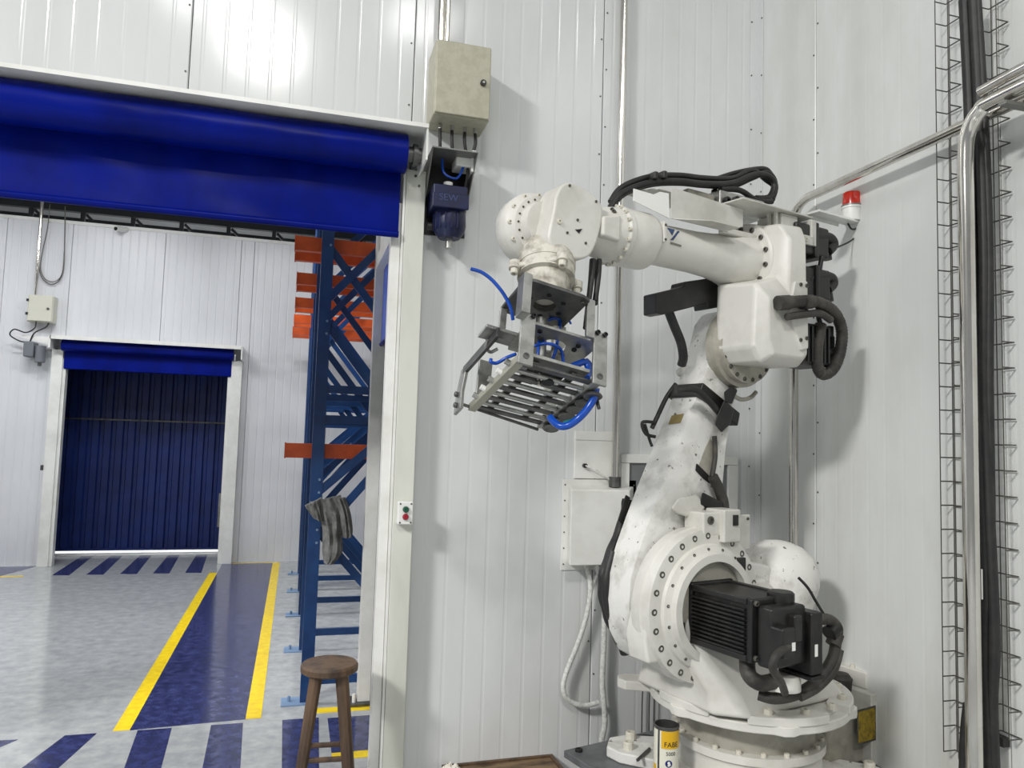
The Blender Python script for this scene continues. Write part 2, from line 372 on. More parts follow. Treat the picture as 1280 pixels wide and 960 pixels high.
# ------------------------------------------------------------------ far door: corrugated leaf, posts, roll-up curtain
dr = empty('door_1', (-1.74, 11.15, 0)); tag(dr, 'blue corrugated far door under a short blue curtain', kind='structure'); off = (-1.74, 11.15, 0)
def corr(x0, x1, z0, z1, Y):
    pr = []; x = x0; p = .142
    while x < x1-.01:
        for dx, dy in((0, 0), (.075, 0), (.09, .03), (.128, .03)):
            if x+dx < x1: pr.append((x+dx, Y+dy))
        x += p
    pr.append((x1, Y)); ol = pr+[(x1, Y+.05), (x0, Y+.05)]
    return MB().loft([[V(a, b, z) for a, b in ol] for z in (z0, z1)])
DY = 10.95
corr(-2.97, -.90, 1.755, 2.88, DY).build('upper_leaf', blue_door, dr, off, sm=0)
corr(-2.97, -.90, .065, 1.735, DY).build('lower_leaf', blue_door, dr, off, sm=0)
MB().bb(-2.97, -.90, DY-.02, DY+.05, 1.735, 1.755).build('joint_rail', steel_d, dr, off, sm=0)
MB().bb(-2.97, -.90, DY-.03, DY+.05, .05, .075).build('bottom_rail', blue_door, dr, off, sm=0)
MB().bb(-.90, -.86, DY, DY+.05, .05, 2.8).build('gap_strip', blackm, dr, off, sm=0)  # black strip filling the dark gap at the leaf's right edge
MB().bb(-.95, -.915, DY-.05, DY-.01, .35, .8).build('latch_bar', steel_b, dr, off, sm=0)
og = MB().bb(-6.5, 3.5, 10.86, 13.25, 0, .010).build('floor_outside', outside_m, sm=0); tag(og, 'ground outside the far door, painted white for the daylight strip under it', kind='structure')  # white colour, starting in front of the leaf, stands for spilled daylight
def door_frame(name, xl, xr, Y, pw, ptop, lab):
    fr = empty(name, ((xl+xr)/2, Y, 0)); tag(fr, lab, kind='structure'); return fr
d2 = door_frame('door_2', -2.81, -.685, FY-.06, .13, 2.53, 'white frame and blue roll-up curtain of the far door'); off = tuple(d2.location)
MB().bb(-2.82, -2.70, FY-.12, FY, 0, 2.55).build('post', trim_m, d2, off, .004)
MB().bb(-2.70, -2.665, FY-.10, FY, 0, 2.45).build('guide_rail', trim_m, d2, off, .003)
MB().bb(-.81, -.685, FY-.12, FY, 0, 2.53).build('post', trim_m, d2, off, .004)
MB().bb(-.85, -.81, FY-.10, FY, 0, 2.38).build('guide_rail', trim_m, d2, off, .003)
MB().bb(-2.80, -.69, FY-.30, FY, 2.685, 2.70).bb(-2.80, -.69, FY-.31, FY-.30, 2.655, 2.70).build('roll_cover', trim_m, d2, off, sm=0)
MB().bb(-.695, -.68, FY-.31, FY, 2.53, 2.70).build('end_bracket', trim_m, d2, off, sm=0)
MB().bb(-2.81, -2.79, FY-.31, FY, 2.55, 2.70).build('end_bracket', trim_m, d2, off, sm=0)
MB().cyl((-2.70, FY-.17, 2.60), (-.79, FY-.17, 2.60), .07, n=28).build('curtain_roll', blue_pvc, d2, off)
MB().bb(-2.69, -.81, FY-.112, FY-.105, 2.33, 2.6).build('curtain', blue_pvc, d2, off, sm=0)
MB().cyl((-2.68, FY-.108, 2.335), (-.815, FY-.108, 2.335), .014, n=12).build('bottom_bar', blue_pvc, d2, off)
MB().prism([(0, 0), (.42, .0), (.42, -.11)], (-3.22, FY-.16, 2.69), (1, 0, 0), (0, 0, 1), (0, 1, 0), 0, .01).build('motor_bracket', trim_m, d2, off, sm=0)
MB().bb(-2.845, -2.82, FY-.14, FY-.1, 1.12, 1.18).build('push_button', steel_d, d2, off, sm=0)

# ------------------------------------------------------------------ near doorway: roll-up door
d3 = empty('door_3', (.0, D-.1, 0)); tag(d3, 'wide near doorway with white post and rolled blue curtain', kind='structure'); off = tuple(d3.location)
PY = D-.10
p0 = aty(508.6, 211, PY); p1 = aty(533, 214, PY)
MB().bb(p0.x, p1.x, PY, D, 0, p0.z).build('post', post_m, d3, off, .004)
MB().bb(p0.x-.012, p0.x-.001, PY+.005, D, 0, p0.z-.01).build('post_lip', trim_m, d3, off, .002)
MB().bb(p0.x-.056, p0.x-.013, PY+.03, D, 0, aty(492, 250, PY).z).build('guide_rail', trim_m, d3, off, .003)
for dz in (.03, .075): bolt((p0.x+.03+dz*.4, PY, p0.z-dz), (0, -1, 0), .006, .004, d3, off=off)
YC = D-.34
zc = aty(250, 114, YC).z; xr_ = aty(536, 158, YC).x
MB().bb(-2.5, xr_, YC, D, zc-.008, zc).build('roll_cover', trim_m, d3, off, sm=0)
MB().bb(-2.5, xr_, YC-.006, YC, zc-.018, zc).build('cover_lip', trim_m, d3, off, sm=0)
MB().bb(xr_-.008, xr_, YC, D, zc-.16, zc).build('end_bracket', trim_m, d3, off, sm=0)
YR = D-.2
zt = aty(508, 170, YR).z; zr = zt-.085; xe = aty(508, 185, YR).x
def roll_mesh():
    b = MB(); rings = []
    for i in range(61):
        x = -2.45+(xe+2.45)*i/60; r = .088+.004*noise.noise(V(x*3, 0, 0))
        rings.append([V(x, YR+math.cos(a)*(r+.004*noise.noise(V(x*7, a*2, 3))), zr+math.sin(a)*(r+.003*noise.noise(V(x*9, a*3, 1)))) for a in [2*math.pi*j/36 for j in range(36)]])
    return b.loft(rings)
roll_mesh().build('curtain_roll', blue_pvc, d3, off, sm=60)
MB().cyl((xe, YR, zr), (xr_-.008, YR, zr), .035, n=16).build('roll_shaft', steel_d, d3, off)
MB().cyl((xe+.03, YR, zr), (xe+.05, YR, zr), .05, n=20).build('shaft_collar', steel_d, d3, off)
zb = aty(300, 272, D-.12).z; xc = aty(500, 250, D-.12).x
cg = MB(); NX, NZ = 90, 26; rows = []
for j in range(NZ+1):
    z = zr+(zb-zr)*j/NZ; row = []
    for i in range(NX+1):
        x = -2.45+(xc+2.45)*i/NX
        dy = .010*noise.noise(V(x*2.2, z*3, 0))+.006*noise.noise(V(x*5+z*4, z*6, 5))+.012*noise.noise(V(x*1.1-z*1.5, z*1.2, 9))
        row.append((x, z, dy*min(1, j/5)))
    rows.append(row)
vs_ = [V(x, D-.112+dy-.000, z) for r in rows for x, z, dy in r]; nv = len(vs_)
vs_ += [q+V(0, .004, 0) for q in vs_]
fs_ = []
for j in range(NZ):
    for i in range(NX):
        a = j*(NX+1)+i; q = (a, a+1, a+NX+2, a+NX+1); fs_.append(q); fs_.append(tuple(k+nv for k in q[::-1]))
cg.add(vs_, fs_).build('curtain', blue_pvc, d3, off, sm=80)
MB().cyl((-2.45, D-.11, zb), (xc, D-.11, zb), .016, n=14).build('bottom_bar', blue_pvc, d3, off)

# ------------------------------------------------------------------ side doorway just behind the near one (right)
d4 = empty('door_4', (.48, 4.8, 0)); tag(d4, 'white framed side doorway with a blue curtain coloured as lit beyond the post', kind='structure'); off = tuple(d4.location)
sx0 = .442
MB().bb(sx0, sx0+.085, 4.78, 4.86, 0.02, 3.02).build('post', trim_m, d4, off, .003)
MB().bb(sx0-.05, sx0+.13, 4.74, 4.9, 0, .02).build('foot_plate', steel_d, d4, off, .002)
zl = aty(470, 337, 4.78).z
MB().bb(sx0, sx0+.085, 3.7, 4.78, zl, zl+.09).build('lintel', trim_m, d4, off, .003)
MB().bb(sx0+.02, sx0+.05, 3.72, 4.78, zl+.09, zl+.26).build('cover_plate', trim_m, d4, off, .003)
MB().bb(sx0+.05, sx0+.056, 3.72, 4.77, 2.22, zl).build('curtain', mat('blue curtain coloured as lit', srgb(66, 96, 200), .4), d4, off)  # paler blue stands in for light coming through the curtain
MB().cyl((sx0+.053, 3.72, 2.22), (sx0+.053, 4.77, 2.22), .014, n=10).build('bottom_bar', blue_pvc, d4, off)
MB().bb(sx0+.075, sx0+.1, 3.72, 4.77, 0.02, 2.6).build('dark_room_sheet', blackm, d4, off, sm=0)  # black sheet put in for the unlit room behind the doorway
bolt((sx0-.02, 4.78, .02), (0, 0, 1), .012, .05, d4, whitepl, off)

# ================================================================== PALLET RACK
def c_upright(x, y, z0, z1, w_=.075, d_=.075, flip=1):
    t = .006; b = MB()
    ol = [(0, 0), (w_*flip, 0), (w_*flip, t), (t*flip, t), (t*flip, d_-t), (w_*flip, d_-t), (w_*flip, d_), (0, d_)]
    return b.loft([[V(x+p, y+q, z) for p, q in ol] for z in (z0, z1)])
RX0, RX1, RH = .105, 1.0, 3.9
ORD = ['nearest', 'second nearest', 'middle', 'second farthest', 'farthest']
LAB = ['nearest blue rack frame, a grey jacket hanging on it', 'blue rack frame second from the doorway', 'blue rack frame third from the doorway', 'blue rack frame second from the far wall', 'blue rack frame closest to the far wall']
FYS = [4.87, 6.02, 7.163, 8.227, 9.234]
for i, y in enumerate(FYS):
    f = empty('rack_frame', ((RX0+RX1)/2, y, 0)); off = tuple(f.location)
    c_upright(RX0, y, .008, RH).build('upright', rackb, f, off, sm=0)
    c_upright(RX1, y, .008, RH, flip=-1).build('upright', rackb, f, off, sm=0)
    for x, s in ((RX0, 1), (RX1, -1)):
        MB().bb(x-.11*s, x+.1*s, y-.035, y+.11, 0, .008).build('foot_plate', plate_m, f, off, sm=0)
        bolt((x-.065*s, y+.04, .008), (0, 0, 1), .01, .03, f, plate_m, off)
    yb = y+.03
    for z in (.13, 1.74, 1.93):
        strut(MB(), (RX0+.05, yb, z), (RX1-.05, yb, z), .03, .05).build('strut', rackb, f, off, sm=0)
    zs = [(.30, 1.5), (1.5, .9), (1.15, 2.05), (2.05, 1.15), (2.2, 2.95), (2.95, 2.2), (3.05, 3.75), (3.75, 3.05)]
    zs = [(1.05, .15), (1.0, 1.95), (1.28, 2.0), (2.36, 1.35), (2.85, 1.85), (2.5, 3.4), (2.95, 3.8)]
    for a, b in zs:
        strut(MB(), (RX0+.05, yb+(.028 if a > b else -.012), a), (RX1-.05, yb+(.028 if a > b else -.012), b), .02, .05).build('diagonal', rackb, f, off, sm=0)
    for z in (.97, 1.05, 1.28, 1.36, 2.28, 2.36, 2.85, 2.95):
        bolt((RX0+.055, y, z), (0, -1, 0), .008, .006, f, plate_m, off)
    tag(f, LAB[i], 'rack frame', 'blue pallet rack frames')
def beam(x0, x1, y, z, lab, h=.092):
    b = MB(); ol = [(0, 0), (.05, 0), (.05, .012), (.012, .012), (.012, h-.012), (.05, h-.012), (.05, h), (0, h)]
    b.loft([[V(x, y+p, z+q) for p, q in ol] for x in (x0, x1)])
    o = empty('rack_beam', ((x0+x1)/2, y, z)); of = tuple(o.location)
    b.build('channel', racko, o, of, sm=0)
    MB().bb(x0-.008, x0, y-.004, y+.054, z-.004, z+h+.004).build('end_cap', racko, o, of, sm=0)
    tag(o, lab, 'beam', 'orange rack beams'); return o
beam(aty(357, 565, 4.955).x, 1.15, 4.955, 1.49, 'lone low orange rack beam at eye height')
hn = ['topmost and nearest', 'second from the top', 'third from the top', 'fourth from the top', 'lowest and farthest']
for i, y in enumerate((4.955, 6.105, 7.25, 8.31, 9.32)):
    xl = aty((370, 372, 370, 368, 366)[i], (306, 349, 379, 404, 423)[i], y).x
    beam(xl, 1.15, y, 2.82, 'front orange beam of the high pair, %s in view' % hn[i])
    beam(xl, 1.15, y+.30, 2.82, 'rear orange beam of the high pair, %s in view' % hn[i])

# jacket hung on the nearest rack frame
jk = empty('work_jacket', (.22, 4.80, 1.0)); off = tuple(jk.location)
def cloth(pts_l, pts_r, Y, seed, nb=16, nt=14, amp=.03):
    L = smooth_path([aty(x, y, Y) for x, y in pts_l], 6); Rr = smooth_path([aty(x, y, Y) for x, y in pts_r], 6); n = min(len(L), len(Rr))
    b = MB(); front = []
    for i in range(n):
        row = []
        for j in range(nb+1):
            t = j/nb; p = L[i].lerp(Rr[i], t); bulge = math.sin(math.pi*t)*.05
            dy = amp*noise.noise(V(t*5+seed, i*.10, seed))+.6*amp*noise.noise(V(t*9+i*.12, i*.2, seed+4))
            row.append(p+V(0, -bulge+dy, 0))
        back = [q+V(0, .05+.02*math.sin(math.pi*k/nb), 0) for k, q in enumerate(row)][::-1]
        front.append(row+back)
    return b.loft(front)
cloth([(387, 628), (395, 640), (403, 660), (403, 690), (405, 704)], [(426, 619), (430, 640), (428, 670), (428, 690), (417, 705)], 4.80, 2).build('body', cloth_m, jk, off, sm=70)
cloth([(418, 622), (424, 640), (428, 665), (429, 672)], [(432, 622), (438, 640), (441, 660), (440, 671)], 4.75, 7).build('sleeve', cloth_m, jk, off, sm=70)
cloth([(381, 632), (386, 640), (392, 648)], [(402, 622), (404, 640), (405, 652)], 4.78, 11).build('collar', cloth_m, jk, off, sm=70)
tag(jk, 'crumpled grey work jacket hung on the blue rack', 'jacket')

# ================================================================== FAR WALL FITTINGS
cb = empty('control_box', (-2.96, FY, 2.86)); off = tuple(cb.location)
MB().bb(-3.10, -2.83, FY-.15, FY, 2.86, 3.18).build('body', beige_f, cb, off, .008)
MB().bb(-3.09, -2.84, FY-.165, FY-.15, 2.87, 3.17).build('door', beige_f, cb, off, .005)
MB().cyl((-2.88, FY-.18, 3.02), (-2.88, FY-.16, 3.02), .014, n=12).build('lock', steel_d, cb, off)
for z in (2.95, 3.11): MB().bb(-3.11, -3.085, FY-.175, FY-.155, z-.015, z+.015).build('hinge', blackm, cb, off)
tag(cb, 'small beige control box on the far wall, left of the blue door', 'control box')
pp = MB().cyl((-3.06, FY-.05, 3.18), (-3.06, FY-.05, 4.6), .018, n=12).build('conduit_pipe', steel); tag(pp, 'thin steel pipe rising from the far control box', 'pipe')
def cable(name, pts, r, material, lab, cat='cable', group=None, n=8):
    o = MB().tube(pts, r, n).build(name, material, sm=60); tag(o, lab, cat, group); return o
c4 = lambda x, y, Y=FY-.03: aty(x/3.368, 240+y/3.368, Y)
cable('loose_cable', [c4(*p) for p in((275, 60), (272, 200), (268, 320), (250, 370), (215, 390), (180, 365), (165, 320), (165, 270))], .006, wire_m, 'outer loop of slack grey cable on the far wall beside the pipe', group='slack cables on the far wall')
cable('loose_cable', [c4(*p) for p in((210, 50), (200, 150), (175, 270), (172, 330), (195, 370), (235, 375), (262, 340), (270, 250))], .005, wire_m, 'inner loop of slack grey cable on the far wall beside the pipe', group='slack cables on the far wall')
fm = empty('gear_motor', (-2.95, FY-.15, 2.45)); off = tuple(fm.location)
gm = mat('grey motor paint', srgb(110, 114, 120), .4)
MB().bb(-3.10, -2.99, FY-.2, FY-.02, 2.44, 2.62).build('gearbox', gm, fm, off, .015)
MB().cyl((-2.93, FY-.15, 2.38), (-2.93, FY-.15, 2.58), .055, n=18).build('motor_body', gm, fm, off, .008)
MB().cyl((-2.93, FY-.15, 2.34), (-2.93, FY-.15, 2.38), .02, n=12).build('shaft_end', steel_d, fm, off)
MB().tube([(-3.0, FY-.15, 2.86), (-3.0, FY-.18, 2.78), (-3.08, FY-.2, 2.72), (-3.2, FY-.2, 2.75), (-3.24, FY-.2, 2.68), (-3.15, FY-.15, 2.62), (-3.08, FY-.12, 2.62)], .008, 8).build('cable', black, fm, off)
MB().tube([(-2.88, FY-.1, 2.86), (-2.9, FY-.14, 2.8), (-3.0, FY-.18, 2.72), (-3.05, FY-.15, 2.6)], .008, 8).build('cable', black, fm, off)
tag(fm, 'small grey gear motor below the far control box', 'motor')
cc = empty('security_camera', tuple(aty(150, 288, FY-.05))); off = tuple(cc.location); q = cc.location
MB().cyl(q+V(.06, .05, .03), q+V(-.03, -.08, 0), .035, n=16).build('body', whitepl, cc, off)
MB().cyl(q+V(-.032, -.083, 0), q+V(-.03, -.08, 0), .026, n=16).build('lens', blackm, cc, off)
MB().bb(q.x+.02, q.x+.06, q.y, q.y+.05, q.z+.03, q.z+.06).build('mount', whitepl, cc, off)
tag(cc, 'white security camera on top edge of the far wall', 'camera')

# ================================================================== NEAR WALL FITTINGS
BY = D-.2
kb = empty('control_cabinet', (.68, D, 3.14)); off = tuple(kb.location)
bx0, bx1 = aty(543, 100, BY).x, aty(613.5, 100, BY).x; bz0, bz1 = aty(575, 147, BY).z, aty(580, 55, BY).z
MB().bb(bx0, bx1, BY, D, bz0, bz1).build('body', beige, kb, off, .008)
MB().bb(bx0+.004, bx1-.004, BY-.016, BY-.002, bz0+.004, bz1-.004).build('door', beige, kb, off, .006)
q = aty(604, 104, BY-.02)
lk = MB().cyl((q.x, BY-.03, q.z), (q.x, BY-.014, q.z), .014, n=16).build('lock', blackm, kb, off)
MB().cyl((q.x, BY-.034, q.z), (q.x, BY-.03, q.z), .006, n=10).build('key_slot', steel_b, lk, off)
for i, x in enumerate((550, 565, 581, 594)):
    g = aty(x, 162, D-.1); MB().cyl((g.x, D-.1, bz0-.025), (g.x, D-.1, bz0), .010, n=10).build('cable_gland', steel_b, kb, off)
tag(kb, 'beige steel control cabinet high on the near wall above the blue motor', 'control cabinet')
for i, x in enumerate((.572, .604)):
    o = MB().cyl((x+.01, D-.06, bz1), (x+.01, D-.06, ZT), .014, n=12).build('conduit_pipe', steel)
    tag(o, ['left thin steel pipe rising from the beige cabinet', 'right thin steel pipe rising from the beige cabinet'][i], 'pipe', 'thin pipes above the cabinet')
mb_ = empty('gear_motor', (.64, D-.1, 2.58)); off = tuple(mb_.location)
MY = D-.15
ax, bx_ = aty(547, 182, D).x, aty(597, 187, MY).x
# open folded bracket round the terminal block
q0, q1, q2, q3 = aty(541, 184, D-.25), aty(598, 190, D-.25), aty(585, 222, D-.25), aty(540, 222, D-.25)
ztop = aty(570, 186, D-.25).z
MB().bb(q0.x, q1.x, D-.25, D, ztop-.006, ztop).build('bracket_top', greybr, mb_, off)
MB().prism([(0, 0), (-.25, 0), (-.02, -.22), (0, -.22)], (q1.x, D, ztop), (0, 1, 0), (0, 0, 1), (-1, 0, 0), 0, .005).build('bracket_side', greybr, mb_, off, sm=0)
MB().prism([(0, 0), (-.25, 0), (-.02, -.24), (0, -.24)], (q0.x+.005, D, ztop), (0, 1, 0), (0, 0, 1), (-1, 0, 0), 0, .005).build('bracket_side', greybr, mb_, off, sm=0)
MB().bb(q0.x, q1.x, D-.006, D-.001, 2.62, ztop).build('back_plate', blackm, mb_, off, sm=0)
t0 = aty(577, 205, D-.1)
tbk = MB().bb(t0.x-.04, t0.x+.055, D-.17, D-.06, t0.z-.035, t0.z+.03).bb(t0.x+.03, t0.x+.055, D-.18, D-.06, t0.z-.06, t0.z+.045).build('terminal_block', whitepl, mb_, off, .006)
MB().tube([t0+V(-.01, -.03, .02), t0+V(.0, -.05, -.02), t0+V(-.03, -.05, -.09), t0+V(-.09, -.04, -.07), t0+V(-.1, -.03, 0)], .006, 8).build('blue_wire', bluehose, tbk, off)
MB().tube([t0+V(.02, -.03, .02), t0+V(.02, -.05, -.06), t0+V(.01, -.03, -.14)], .007, 8).build('black_wire', black, tbk, off)
for i, x in enumerate((550, 565, 581, 594)):
    a = aty(x, 163, D-.1); b = aty(x+(1, 2, 5, -7)[i], 186, D-.1)
    MB().tube([V(a.x, D-.1, bz0-.02), V(a.x, D-.11, (bz0+ztop)/2), V(b.x, D-.1, ztop)], .008, 8).build('cable', black, mb_, off)
g0, g1 = aty(542, 228, MY-.05), aty(584, 262, MY-.05)
MB().bb(g0.x, g1.x, MY-.05, D-.01, g1.z, g0.z).build('terminal_box', motorblue, mb_, off, .008)
MB().bb(g0.x-.004, g1.x+.006, MY-.06, MY-.045, g1.z-.004, g0.z-.045).build('box_lid', motorblue, mb_, off, .005)
tm = text_mesh('SEW', .045, .001); tm.materials.append(mat('motor emboss', srgb(52, 64, 108), .4))
mesh_obj('embossed_lettering', tm, mb_, Matrix.Translation(V((g0.x+g1.x)/2-.01, MY-.0605, (g0.z+g1.z)/2-.012)-V(*off)) @ Matrix.Rotation(R_(90), 4, 'X'))
cx_ = aty(564, 275, MY).x; h0 = g1.z; h1 = aty(564, 296, MY).z
MB().lathe([(0, .075), (.06, .078), ((h0-h1)-.03, .072), (h0-h1, .05)], (cx_, MY+.04, h0), (0, 0, -1), 20).build('motor_body', motorblue, mb_, off)
for k in range(9):
    a = -2.6+k*.36; MB().box((cx_+math.sin(a)*.078, MY+.04-abs(math.cos(a))*.078 if abs(a) < 1.6 else MY+.04+.02, (h0+h1)/2+.01), (.006, .006, (h0-h1)*.6)).build('fin', motorblue, mb_, off, sm=0)
MB().cyl((cx_, MY+.04, h1), (cx_, MY+.04, h1-.045), .018, n=14).build('shaft_end', steel_b, mb_, off)
MB().cyl((cx_-.085, MY+.04, h1+.05), (cx_-.105, MY+.04, h1+.05), .018, n=12).build('gland', blackm, mb_, off)
MB().cyl((g0.x+.075, MY-.01, g0.z), (g0.x+.075, MY-.01, g0.z+.02), .022, n=14).build('breather_cap', whitepl, mb_, off)
tag(mb_, 'dark blue gear motor in an open bracket beside the rolled curtain', 'motor')

bt = empty('push_button_station', (.49, PY, 1.25)); off = tuple(bt.location)
e0, e1 = aty(498, 627, PY-.05), aty(516, 656, PY-.05)
hb = MB().bb(e0.x, e1.x, PY-.05, PY, e1.z, e0.z).build('housing', whitepl, bt, off, .006)
for x in (e0.x+.01, e1.x-.01):
    for z in (e0.z-.01, e1.z+.01): bolt((x, PY-.05, z), (0, -1, 0), .004, .002, hb, off=off, name='screw')
xm = (e0.x+e1.x)/2; zm = (e0.z+e1.z)/2
for nme, dz, mm in (('green_button', .017, green_btn), ('red_button', -.016, red_btn)):
    o = MB().lathe([(0, .014), (.008, .014), (.012, .011), (.016, .010)], (xm, PY-.05, zm+dz), (0, -1, 0), 18).build(nme, mm, bt, off); o['label'] = nme.replace('_', ' ')
tag(bt, 'white push-button box with green and red buttons on the door post', 'button box')

pp = MB().cyl((1.551, D-.05, 1.455), (1.551, D-.05, ZT), .019, n=16).build('conduit_pipe', steel); tag(pp, 'tall steel pipe running down the near wall into the white box', 'pipe')
jbx = empty('junction_box', (1.47, D, 1.03)); off = tuple(jbx.location)
MB().bb(1.29, 1.69, D-.006, D, 1.01, 1.458).build('flange', trim_m, jbx, off, .002)
e0, e1 = aty(714, 612, D-.14), aty(786, 706, D-.14)
MB().loft([[V(x, y, z) for x, z in ol] for y, ol in ((D-.006, [(1.325, 1.045), (1.675, 1.045), (1.675, 1.425), (1.325, 1.425)]), (D-.14, [(e0.x, e1.z), (e1.x, e1.z), (e1.x, e0.z), (e0.x, e0.z)]))]).build('cover', trim_m, jbx, off, .006)
for k in range(6):
    for x in (1.303, 1.677): bolt((x, D-.006, 1.04+k*.078), (0, -1, 0), .004, .002, jbx, off=off, name='screw')
MB().cyl((1.551, D-.05, 1.425), (1.551, D-.05, 1.475), .03, n=16).build('gland', steel_d, jbx, off)
tag(jbx, 'white bulging junction box on the near wall behind the robot arm', 'junction box')
cv = empty('cover_panel', (1.45, D, 1.46)); off = tuple(cv.location)
MB().bb(1.348, 1.56, D-.012, D, 1.462, 1.70).build('plate', trim_m, cv, off, .003)
MB().bb(1.348, 1.56, D-.016, D-.012, 1.655, 1.70).build('top_strip', trim_m, cv, off, .001)
q = aty(731, 582, D-.02)
MB().cyl(q+V(0, .008, 0), q+V(0, -.012, 0), .011, n=14).build('cable_hole', blackm, cv, off)
MB().tube([q+V(0, -.01, 0), q+V(.05, -.03, -.02), q+V(.1, -.03, -.055), q+V(.14, -.02, -.07)], .004, 8).build('lead', cream_cond, cv, off)
tag(cv, 'flat white cover panel with a dark cable hole above the junction box', 'panel')
wi = empty('window_1', (1.94, D, 1.1)); tag(wi, 'white framed grey window half hidden by the robot arm', kind='structure'); off = tuple(wi.location)
for nme, a in (('frame_top', (1.60, 2.275, 1.545, 1.59)), ('frame_bottom', (1.60, 2.275, 1.06, 1.105)), ('frame_side', (1.60, 1.645, 1.106, 1.544)), ('frame_side', (2.215, 2.275, 1.106, 1.544))):
    MB().bb(a[0], a[1], D-.02, D, a[2], a[3]).build(nme, trim_m, wi, off, .003)
MB().bb(1.645, 2.215, D-.006, D-.002, 1.105, 1.545).build('pane', mat('grey window pane', srgb(118, 120, 122), .15), wi, off)
cable('taped_conduit', [aty(*p, D-.05) for p in((733, 706), (738, 735), (733, 770), (722, 805), (708, 840), (704, 862), (712, 876), (730, 882), (748, 878))], .0125, cream_cond, 'foil-taped conduit looping down from the junction box', 'conduit')
cable('taped_conduit', [aty(*p, D-.05) for p in((745, 706), (755, 740), (755, 800), (753, 850), (755, 880), (756, 905), (752, 930), (752, 985))], .0145, cream_cond, 'foil-taped conduit running straight down to the floor', 'conduit')
cable('taped_conduit', [aty(*p, D-.04) for p in((752, 706), (742, 728), (738, 745))], .009, cream_cond, 'short foil-taped conduit joining below the junction box', 'conduit')
for k, x in enumerate((803, 812, 818)):
    cable('thin_cable', [aty(x+3, 830, D-.03), aty(x, 870, D-.03), aty(x-1, 930, D-.03)], .0032, hose_m, ['leftmost thin dark cable on the wall behind the robot base', 'middle thin dark cable on the wall behind the robot base', 'rightmost thin dark cable on the wall behind the robot base'][k], 'cable', 'thin cables behind the base')

# ================================================================== RIGHT WALL: PIPES, CABLE TRAYS, CABLES
XP = WX-.08
for k, (dz, dx) in enumerate(((0, 0), (-.045, -.0))):
    o = MB().tube([V(XP-dx, 3.12, .95), V(XP-dx, 3.12, 2.0), V(XP-dx, 3.12, 2.72+dz), V(XP-dx, 3.105, 2.80+dz), V(XP-dx, 3.04, 2.845+dz), V(XP-dx, 2.9, 2.85+dz), V(XP-dx, 2.2, 2.85+dz), V(XP-dx, 1.2, 2.85+dz), V(XP-dx, .3, 2.85+dz)], .021, 16, 10).build('steel_pipe', steel, sm=60) if k == 0 else None
    if o: tag(o, 'long steel pipe bending from the corner along the right wall', 'pipe')
XQ = WX-.19
o = MB().tube([V(XQ, 2.03, 0.02), V(XQ, 2.03, 1.2), V(XQ, 2.03, 2.4), V(XQ, 2.03, 2.66), V(XQ, 2.018, 2.76), V(XQ, 1.97, 2.82), V(XQ, 1.88, 2.835), V(XQ, 1.3, 2.835), V(XQ, .3, 2.835)], .026, 18, 10).build('steel_pipe', steel, sm=60)
tag(o, 'thick polished steel pipe coming down the right wall beside the cables', 'pipe')
o = MB().tube([V(XQ+.075, 1.99, 2.83), V(XQ+.075, 1.3, 2.83), V(XQ+.075, .3, 2.83)], .02, 16, 10).build('steel_pipe', steel, sm=60)
tag(o, 'short horizontal steel pipe just behind the bend of the thick one', 'pipe')
o = MB().tube([V(XQ-.02, 1.95, 2.875), V(XQ-.02, 1.6, 2.885), V(XQ-.02, .3, 2.885)], .018, 14).build('steel_pipe', steel, sm=60)
tag(o, 'upper horizontal steel pipe at the right edge', 'pipe')
o = empty('pipe_bracket', (XQ, 1.9, 2.80)); off = tuple(o.location)
MB().box((XQ+.08, 1.86, 2.795), (.22, .03, .012)).build('arm', greybr, o, off); MB().box((WX-.006, 1.86, 2.78), (.01, .06, .1)).build('wall_plate', greybr, o, off)
tag(o, 'grey bracket holding the steel pipes at the right wall', 'bracket')
def tray(y0, y1, z0, z1, lab, step=.089):
    # wire mesh tray: two long side wires and a bottom pair, U shaped cross wires
    t = empty('wire_cable_tray', (WX-.03, (y0+y1)/2, z0)); off = tuple(t.location); X0, X1 = WX-.012, WX-.065
    for y, x in ((y0, X1), (y1, X1), (y1-.008, X0)):
        MB().cyl((x, y, z0), (x, y, z1), .0022, n=6).build('long_wire', wire_m, t, off)
    b = MB().tube([V(X1, y0, 0), V(X0, y0, 0), V(X0, y1, 0), V(X1, y1, 0)], .0026, 6, sm=False); me = b.mesh('cross_wire'); me.materials.append(wire_m)
    z = z0
    while z < z1:
        mesh_obj('cross_wire', me, t, Matrix.Translation(V(0, 0, z)-V(*off))); z += step
    tag(t, lab, 'cable tray', 'wire cable trays')
tray(2.21, 2.275, .56, ZT-.6, 'wire mesh cable tray left of the thick steel pipe')
tray(2.01, 2.085, .70, ZT-.6, 'wire mesh cable tray right of the black cables')
XC = WX-.11
for k, (pts, r, lab) in enumerate((
    ([(1205, 0), (1212, 150), (1216, 320), (1221, 480), (1228, 640), (1232, 740), (1231, 820), (1236, 960), (1236, 990)], .019, 'thick black cable nearest the polished pipe'),
    ([(1216, 0), (1224, 150), (1230, 320), (1229, 480), (1236, 640), (1243, 800), (1240, 880), (1244, 990)], .019, 'thick black cable bulging right behind the pipes'),
    ([(1221, 0), (1230, 150), (1236, 320), (1236, 480), (1238, 640), (1236, 760), (1240, 860), (1238, 990)], .016, 'thinner black cable at the right of the cable run'),
    ([(1209, 880), (1205, 920), (1203, 990)], .014, 'black cable end left of the pipe foot'))):
    cable('power_cable', [atx(x, y, XC+.01*k) for x, y in pts], r, black, lab, 'cable', 'black cables on the right wall', 10)
